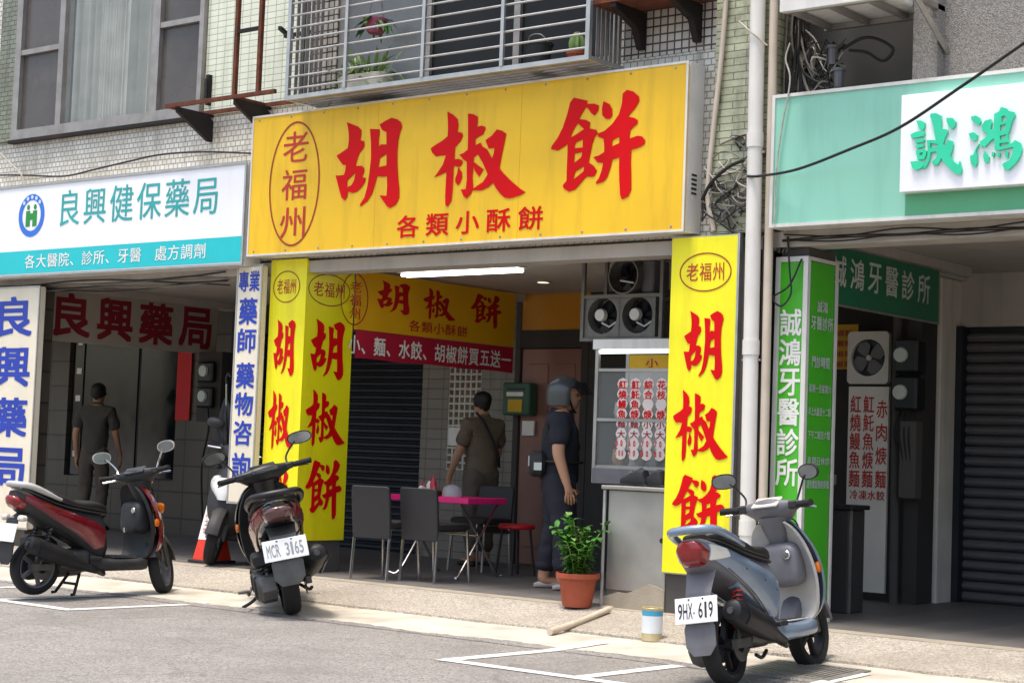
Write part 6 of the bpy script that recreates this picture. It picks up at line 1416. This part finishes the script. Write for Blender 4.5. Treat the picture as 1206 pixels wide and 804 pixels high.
    # grab rail
    gp = [(-0.15,-0.5,0.755),(-0.158,-0.66,0.80),(-0.135,-0.84,0.85),(-0.07,-0.945,0.862),(0.07,-0.945,0.862),(0.135,-0.84,0.85),(0.158,-0.66,0.80),(0.15,-0.5,0.755)]
    b = MB(); sp_ = spline([Vector(q) for q in gp], 6)
    b.tube(sp_, [0.012+0.012*min(1, min(i_, len(sp_)-1-i_)/9) for i_ in range(len(sp_))], 10); build(b, 'grab_rail', P('rail', 'silver_plastic'), t, smooth=True)
    # tail light, indicators
    PZ, PY = P('plate_z', 0.485), P('plate_y', -0.985)
    tl = [(-0.86,0.1,0.655,0.755),(-0.93,0.09,0.675,0.77),(-0.975,0.065,0.7,0.775),(-0.992,0.03,0.72,0.765)] if not P('big_tail') else [(-0.86,0.1,0.655,0.785),(-0.91,0.086,0.665,0.8),(-0.95,0.07,0.685,0.806),(-0.966,0.04,0.71,0.796)]
    build(MB().loft(crease_loft(tl)), 'tail_light', P('tail','lamp_red'), t, smooth=True)
    for sx in (-1, 1):
        if P('pods'):
            q = MB().loft([[(sx*p[0], p[1], p[2]) for p in cring(y, 0.115, 0.6, w, h, 2.4, 14)] for y, w, h in ((-0.86,0.012,0.012),(-0.88,0.036,0.024),(-0.93,0.038,0.026),(-0.955,0.014,0.012))]).tube([(sx*0.04,-0.87,0.6),(sx*0.1,-0.89,0.6)], 0.009, 6)
            build(q, 'rear_indicator', P('rear_ind','lamp_clear'), t, smooth=True)
        else:
            build(panel(rb, -0.7, -0.87, lambda q: 0.33+0.02*q, lambda q: 0.45+0.2*q, sx, 0.012, 8), 'rear_indicator', P('rear_ind','lamp_clear'), t, smooth=True)
    # rear fender, plate
    build(MB().loft([[(-w,y,z),(w,y,z),(w,y+0.015,z+0.008),(-w,y+0.015,z+0.008)] for w,y,z in ((0.09,-0.8,0.64),(0.078,PY+0.055,PZ+0.09),(0.07,PY+0.02,PZ-0.045),(0.092,PY+0.012,PZ-0.1),(0.09,PY+0.004,PZ-0.2),(0.05,PY+0.004,PZ-0.25))]), 'rear_fender', P('flap','matt_black'), t, bevel=0.005)
    tilt = Matrix.Rotation(rad(-14), 3, 'X')
    pc = Vector((0,PY,PZ))
    pl = build(MB().obox(pc, (0.255, 0.006, 0.145), tilt), 'licence_plate', 'plate_white', t, bevel=0.002)
    if plate:
        fr = (pc+tilt@Vector((0,-0.0032,0)), Vector((1,0,0)), tilt@Vector((0,0,1)), tilt@Vector((0,-1,0)))
        b = MB(); n_ = len(plate[0]); w = 0.215/n_
        for i, ch in enumerate(plate[0]):
            if ch != ' ': put(b, ch, fr, -0.1075+i*w, -0.045, w*0.82, 0.085, 0.01, True, lift=0.0012)
        build(b, 'lettering', plate[1], pl)
        b = MB(); disc(b, fr, -0.042, 0.06, 0.006, 0.005, 0.002, 10); disc(b, fr, 0.042, 0.06, 0.006, 0.005, 0.002, 10); build(b, 'bolt', 'plate_ink', pl)
    # engine and belt case on the left, muffler on the right, shocks
    cv = [[(-0.155-0.02*q, p[0], p[2]) for p in [(y_, 0, z_) for y_, z_ in ((-0.73,0.2),(-0.7,0.14),(-0.6,0.11),(-0.35,0.13),(-0.12,0.15),(-0.04,0.22),(-0.08,0.31),(-0.3,0.32),(-0.55,0.33),(-0.7,0.29))]] for q in (-4, 0)]
    cv.append([(-0.185, -0.4+(y-(-0.4))*0.85, 0.225+(z-0.225)*0.8) for _, y, z in cv[1]])
    build(MB().loft(cv), 'belt_case', 'engine_grey', t, smooth=True)
    b = MB().lathe([(0.0,-0.2),(0.07,-0.198),(0.085,-0.185),(0.085,-0.17)], (0,-0.57,0.22), 'x', 22); b.lathe([(0.0,-0.198),(0.055,-0.196),(0.068,-0.185),(0.068,-0.17)], (0,-0.18,0.225), 'x', 22); build(b, 'case_cover', 'muffler_black', t, smooth=True)
    build(MB().loft([cring(y, 0.0, z, w, h, 3.5, 16) for y, z, w, h in ((-0.42,0.26,0.1,0.06),(-0.34,0.27,0.12,0.09),(-0.18,0.28,0.11,0.1),(-0.06,0.27,0.09,0.07))]), 'engine', 'engine_grey', t, smooth=True)
    mu = MB(); mp_ = [Vector(q) for q in ((0.155,-0.12,0.2),(0.16,-0.24,0.235),(0.168,-0.4,0.285),(0.175,-0.62,0.345),(0.178,-0.82,0.4),(0.178,-0.86,0.412),(0.178,-0.875,0.416))]
    mu.tube(mp_, [0.024,0.036,0.06,0.07,0.07,0.056,0.03], 18); mfl = build(mu, 'muffler', 'muffler_black', t, smooth=True)
    b = MB(); b.loft([[tuple(Vector(p)+Vector((0.078*math.cos(a), 0, 0.08*math.sin(a)))) for a in [rad(-55)+rad(130)*j/8 for j in range(9)]]+[tuple(Vector(p)+Vector((0.066*math.cos(a), 0, 0.068*math.sin(a)))) for a in [rad(75)-rad(130)*j/8 for j in range(9)]] for p in (mp_[2], mp_[3], Vector((0.178,-0.78,0.388)))]); build(b, 'heat_shield', P('shield','muffler_black'), mfl, smooth=True)
    build(MB().tube([(0.178,-0.86,0.412),(0.18,-0.895,0.41)], 0.018, 10), 'tail_pipe', 'engine_grey', mfl)
    build(MB().tube(spline([(0.155,-0.13,0.2),(0.12,-0.02,0.17),(0.05,0.02,0.2)],5), 0.016, 8), 'exhaust_pipe', 'engine_grey', mfl)
    for sx in (-1, 1):
        a_, b_ = Vector((sx*0.115,-0.66,0.235)), Vector((sx*0.1,-0.54,0.54))
        sh_ = build(MB().tube([a_, b_], 0.014, 8), 'shock_absorber', 'engine_grey', t)
        d = (b_-a_); u_ = d.orthogonal().normalized(); v_ = d.normalized().cross(u_); hel = [a_+d*(0.25+0.65*q/70)+0.026*(math.cos(q*0.72)*u_+math.sin(q*0.72)*v_) for q in range(71)]
        build(MB().tube(hel, 0.006, 5), 'spring', P('spring','muffler_black'), sh_)
    build(MB().obox((0.12,-0.62,0.225),(0.03,0.2,0.05)).lathe([(0.045,0.1),(0.095,0.1),(0.095,0.104),(0.045,0.104)], (0,RY,R), 'x', 24), 'swing_arm', 'engine_grey', t)
    build(MB().loft([cring(y, -0.14, z, 0.045, h, 4, 16) for y, z, h in ((-0.66,0.41,0.03),(-0.62,0.415,0.055),(-0.4,0.4,0.06),(-0.34,0.39,0.03))]), 'air_box', 'matt_black', t, smooth=True)
    build(MB().tube(spline([(-0.2,-0.2,0.2),(-0.225,-0.3,0.16),(-0.23,-0.42,0.2)],5), 0.009, 6).tube([(-0.23,-0.42,0.2),(-0.29,-0.42,0.2)], 0.011, 8), 'kick_lever', 'engine_grey', t)
    for sx in (-1, 1): build(MB().obox((sx*0.165,-0.14,0.3),(0.03,0.11,0.03)), 'foot_peg', 'matt_black', t, bevel=0.006)
    build(MB().tube(spline([(0.02,0.33,0.93),(0.1,0.42,0.88),(0.09,0.47,0.7),(0.07,0.56,0.4)],6), 0.005, 5), 'brake_hose', 'cable_black', t)
    # handlebars and cowl (turn with the steering)
    rg = []
    for x, yc, zc, hy, hz in ((-0.2,0.29,0.975,0.02,0.02),(-0.16,0.3,0.97,0.035,0.03),(-0.11,0.32,0.96,0.07,0.05),(-0.05,0.335,0.955,0.105,0.068),(0,0.34,0.955,0.115,0.074),(0.05,0.335,0.955,0.105,0.068),(0.11,0.32,0.96,0.07,0.05),(0.16,0.3,0.97,0.035,0.03),(0.2,0.29,0.975,0.02,0.02)):
        rg.append([(x, yc+hy*math.copysign(abs(math.cos(a))**0.8, math.cos(a)), zc+hz*math.copysign(abs(math.sin(a))**0.8, math.sin(a))-0.25*(yc+hy*math.cos(a)-0.34)) for a in [2*PI*k_/20 for k_ in range(20)]])
    build(MB().loft(rg).xf(SX), 'handlebar_cowl', P('cowl', trim), t, smooth=True)
    build(MB().loft([[(w*math.cos(a), y+d_*math.sin(a), z) for a in [2*PI*k_/18 for k_ in range(18)]] for z, y, w, d_ in ((0.70,0.40,0.05,0.05),(0.78,0.375,0.06,0.065),(0.86,0.35,0.085,0.085),(0.92,0.34,0.105,0.1))]).xf(SX), 'steering_cover', P('cowl', trim), t, smooth=True)
    build(MB().loft([cring(y, 0, z, w, h, 2.5, 16) for y, z, w, h in ((0.45,0.94,0.085,0.038),(0.478,0.935,0.075,0.034),(0.492,0.93,0.04,0.02))]).xf(SX), 'headlight', 'lamp_clear', t, smooth=True)
    build(MB().tube([(0,0.33,0.9),(0,0.42,0.75)], [0.075,0.06], 14).xf(SX), 'steering_stem', trim, t, smooth=True)
    build(MB().obox((0,0.262,1.012),(0.17,0.11,0.014),Matrix.Rotation(rad(28),3,'X')).xf(SX), 'dashboard', P('dash','visor'), t, bevel=0.004)
    for sx in (-1, 1):
        h_ = build(MB().tube([(sx*0.1,0.3,0.965),(sx*0.18,0.285,0.982),(sx*0.3,0.23,0.985)], [0.018,0.017,0.017], 12).xf(SX), 'handlebar', 'matt_black', t, smooth=True)
        build(MB().tube([(sx*0.2,0.276,0.983),(sx*0.305,0.228,0.985)], 0.021, 12).xf(SX), 'grip', 'rubber', h_, smooth=True)
        build(MB().tube(spline([(sx*0.15,0.33,0.975),(sx*0.2,0.345,0.97),(sx*0.3,0.295,0.96)],5), [0.008]*11, 6).xf(SX), 'brake_lever', 'chrome', h_, smooth=True)
        build(MB().obox((sx*0.165,0.285,0.985),(0.06,0.06,0.05)).xf(SX), 'switch_block', 'matt_black', h_, bevel=0.01)
        top = Vector((sx*0.25, 0.29, 1.15))
        ms_ = build(MB().tube(spline([(sx*0.17,0.315,1.0),(sx*0.18,0.34,1.05),(sx*0.21,0.325,1.1),tuple(top)],5), 0.0065, 6).xf(SX), 'mirror_stem', P('stem','matt_black'), t, smooth=True)
        tilt2 = Matrix.Rotation(sx*rad(-12)+(mirror[0] if sx < 0 else mirror[1]), 4, 'Z') @ Matrix.Rotation(rad(10), 4, 'X')
        hd_ = []
        for y, w, h in ((0.03,0.02,0.012),(0.02,0.058,0.034),(0.004,0.08,0.047),(-0.01,0.081,0.048)): hd_.append([tuple(Matrix.Translation(top+Vector((sx*0.035,0,0.02))) @ tilt2 @ Vector(p)) for p in cring(y, 0, 0, w, h, 2.3, 22)])
        mh = build(MB().loft(hd_).xf(SX), 'mirror_head', P('mirror','matt_black'), ms_, smooth=True)
        gl = [tuple(Matrix.Translation(top+Vector((sx*0.035,0,0.02))) @ tilt2 @ Vector(p)) for p in cring(-0.0112, 0, 0, 0.073, 0.041, 2.3, 22)]
        build(MB().poly(gl).xf(SX), 'mirror_glass', 'mirror_glass', mh)
        build(MB().loft([[(sx*p[0], p[1], p[2]) for p in cring(y, 0.115, 0.72, w, h, 2.4, 14)] for y, w, h in ((0.44,0.02,0.03),(0.5,0.035,0.045),(0.535,0.03,0.04),(0.55,0.01,0.02))]), 'front_indicator', P('front_ind','lamp_amber'), t, smooth=True)
    # stand
    if stand == 'centre':
        for sx in (-1, 1): build(MB().tube([(sx*0.07,-0.22,0.17),(sx*0.13,-0.3,0.012),(sx*0.14,-0.33,0.01)], 0.013, 8), 'stand_leg', 'muffler_black', t)
        build(MB().tube([(-0.1,-0.26,0.09),(0.1,-0.26,0.09)], 0.011, 8), 'stand_bar', 'muffler_black', t)
    else:
        k2_ = math.tan(lean)
        build(MB().tube(spline([(-0.12,-0.1,0.18),(-0.2,-0.13,0.1),(-0.27,-0.17,max(0.0, 0.27*k2_)+0.01)],5), 0.012, 8), 'side_stand', 'muffler_black', t)
        for sx in (-1, 1): build(MB().tube(spline([(sx*0.09,-0.24,0.16),(sx*0.13,-0.4,0.13),(sx*0.14,-0.5,0.15)],4), 0.011, 8), 'stand_leg', 'muffler_black', t)
    tc_ = P('tail_k')
    if tc_:                                                 # shorter tail
        for ch in t.children_recursive:
            if ch.type != 'MESH' or ch.name.startswith(('rear_wheel', 'rim', 'swing_arm', 'belt_case', 'case_cover')): continue
            for v in ch.data.vertices:
                if v.co.y < -0.55: v.co.y = -0.55+(v.co.y+0.55)*tc_
    # panel screws
    for sx in (-1, 1):
        for y_, z_ in ((-0.12,0.48),(-0.3,0.56),(-0.52,0.64)):
            p_ = [half_pt(q, 0.5, 0.008) for q in lerp_sections(rb, 6) if abs(q[0]-y_) < 0.03]
            if p_: build(MB().lathe([(0,sx*(p_[0][0]+0.001)),(0.006,sx*p_[0][0]),(0.007,sx*(p_[0][0]-0.004))], (0,p_[0][1],p_[0][2]), 'x', 8), 'screw', 'engine_grey', t)
    return t
S1 = dict(tail_k=0.78, main='maroon_paint', slim=1.0, lower='matt_black', inner='matt_black', trim='matt_black', apron='maroon_paint', rail='silver_plastic', tail='lamp_red', rear_ind='lamp_clear', pods=True, stem='chrome', mirror='silver_plastic', floor='matt_black', rim='grey_plastic')
scooter('dark red scooter on its centre stand at the left end of the row', (-3.56, -1.66, 0.018), rad(-3), 0.0, rad(-1.6), rad(36), S1, None, 'centre', (rad(30), 0), (0.92,0.9,0.92))
S2 = dict(main='maroon_paint', lower='black_paint', inner='matt_black', trim='black_plastic', apron='black_paint', rail='black_plastic', tail='lamp_smoke', rear_ind='lamp_red', flap='engine_grey', rim='engine_grey')
scooter('black and dark red scooter seen from behind in front of the yellow pillar', (-2.21, -0.985, 0.012), rad(50), rad(12.5), 0.0, rad(12), S2, ('MCR 3165', 'faint_ink'), 'side', (0, 0), (1.18,1,1))
S3 = dict(main='matt_black', lower='matt_black', inner='grey_plastic', trim='matt_black', apron='matt_black', beak='white_paint', fender='matt_black', rail='black_plastic', rim='engine_grey', front_ind='white_paint')
scooter('black scooter with a white beak facing the street beside the traffic cone', (-4.52, 0.77, FZ), rad(200), rad(4), 0.0, rad(20), S3, None, 'side')
S4 = dict(tail_k=0.88, main='blue_silver_paint', lower='grey_plastic', inner='silver_plastic', glove='grey_plastic', trim='grey_plastic', apron='blue_silver_paint', swoosh='blue_silver_paint', rail='blue_silver_paint', tail='lamp_red', big_tail=True, rear_ind='lamp_clear', spring='spring_red', flap='grey_plastic', floor='blue_silver_paint', mat='silver_plastic', cowl='grey_plastic', dash='lamp_clear', rim='muffler_black', plate_z=0.43, plate_y=-0.94)
scooter('grey blue scooter with silver leg shield parked in front of the clinic lightbox', (2.11, -1.44, 0.0), rad(6), rad(10), 0.0, rad(-4), S4, ('9HX-619', 'plate_ink'), 'side', (0, rad(-8)), (0.97,0.93,0.96))
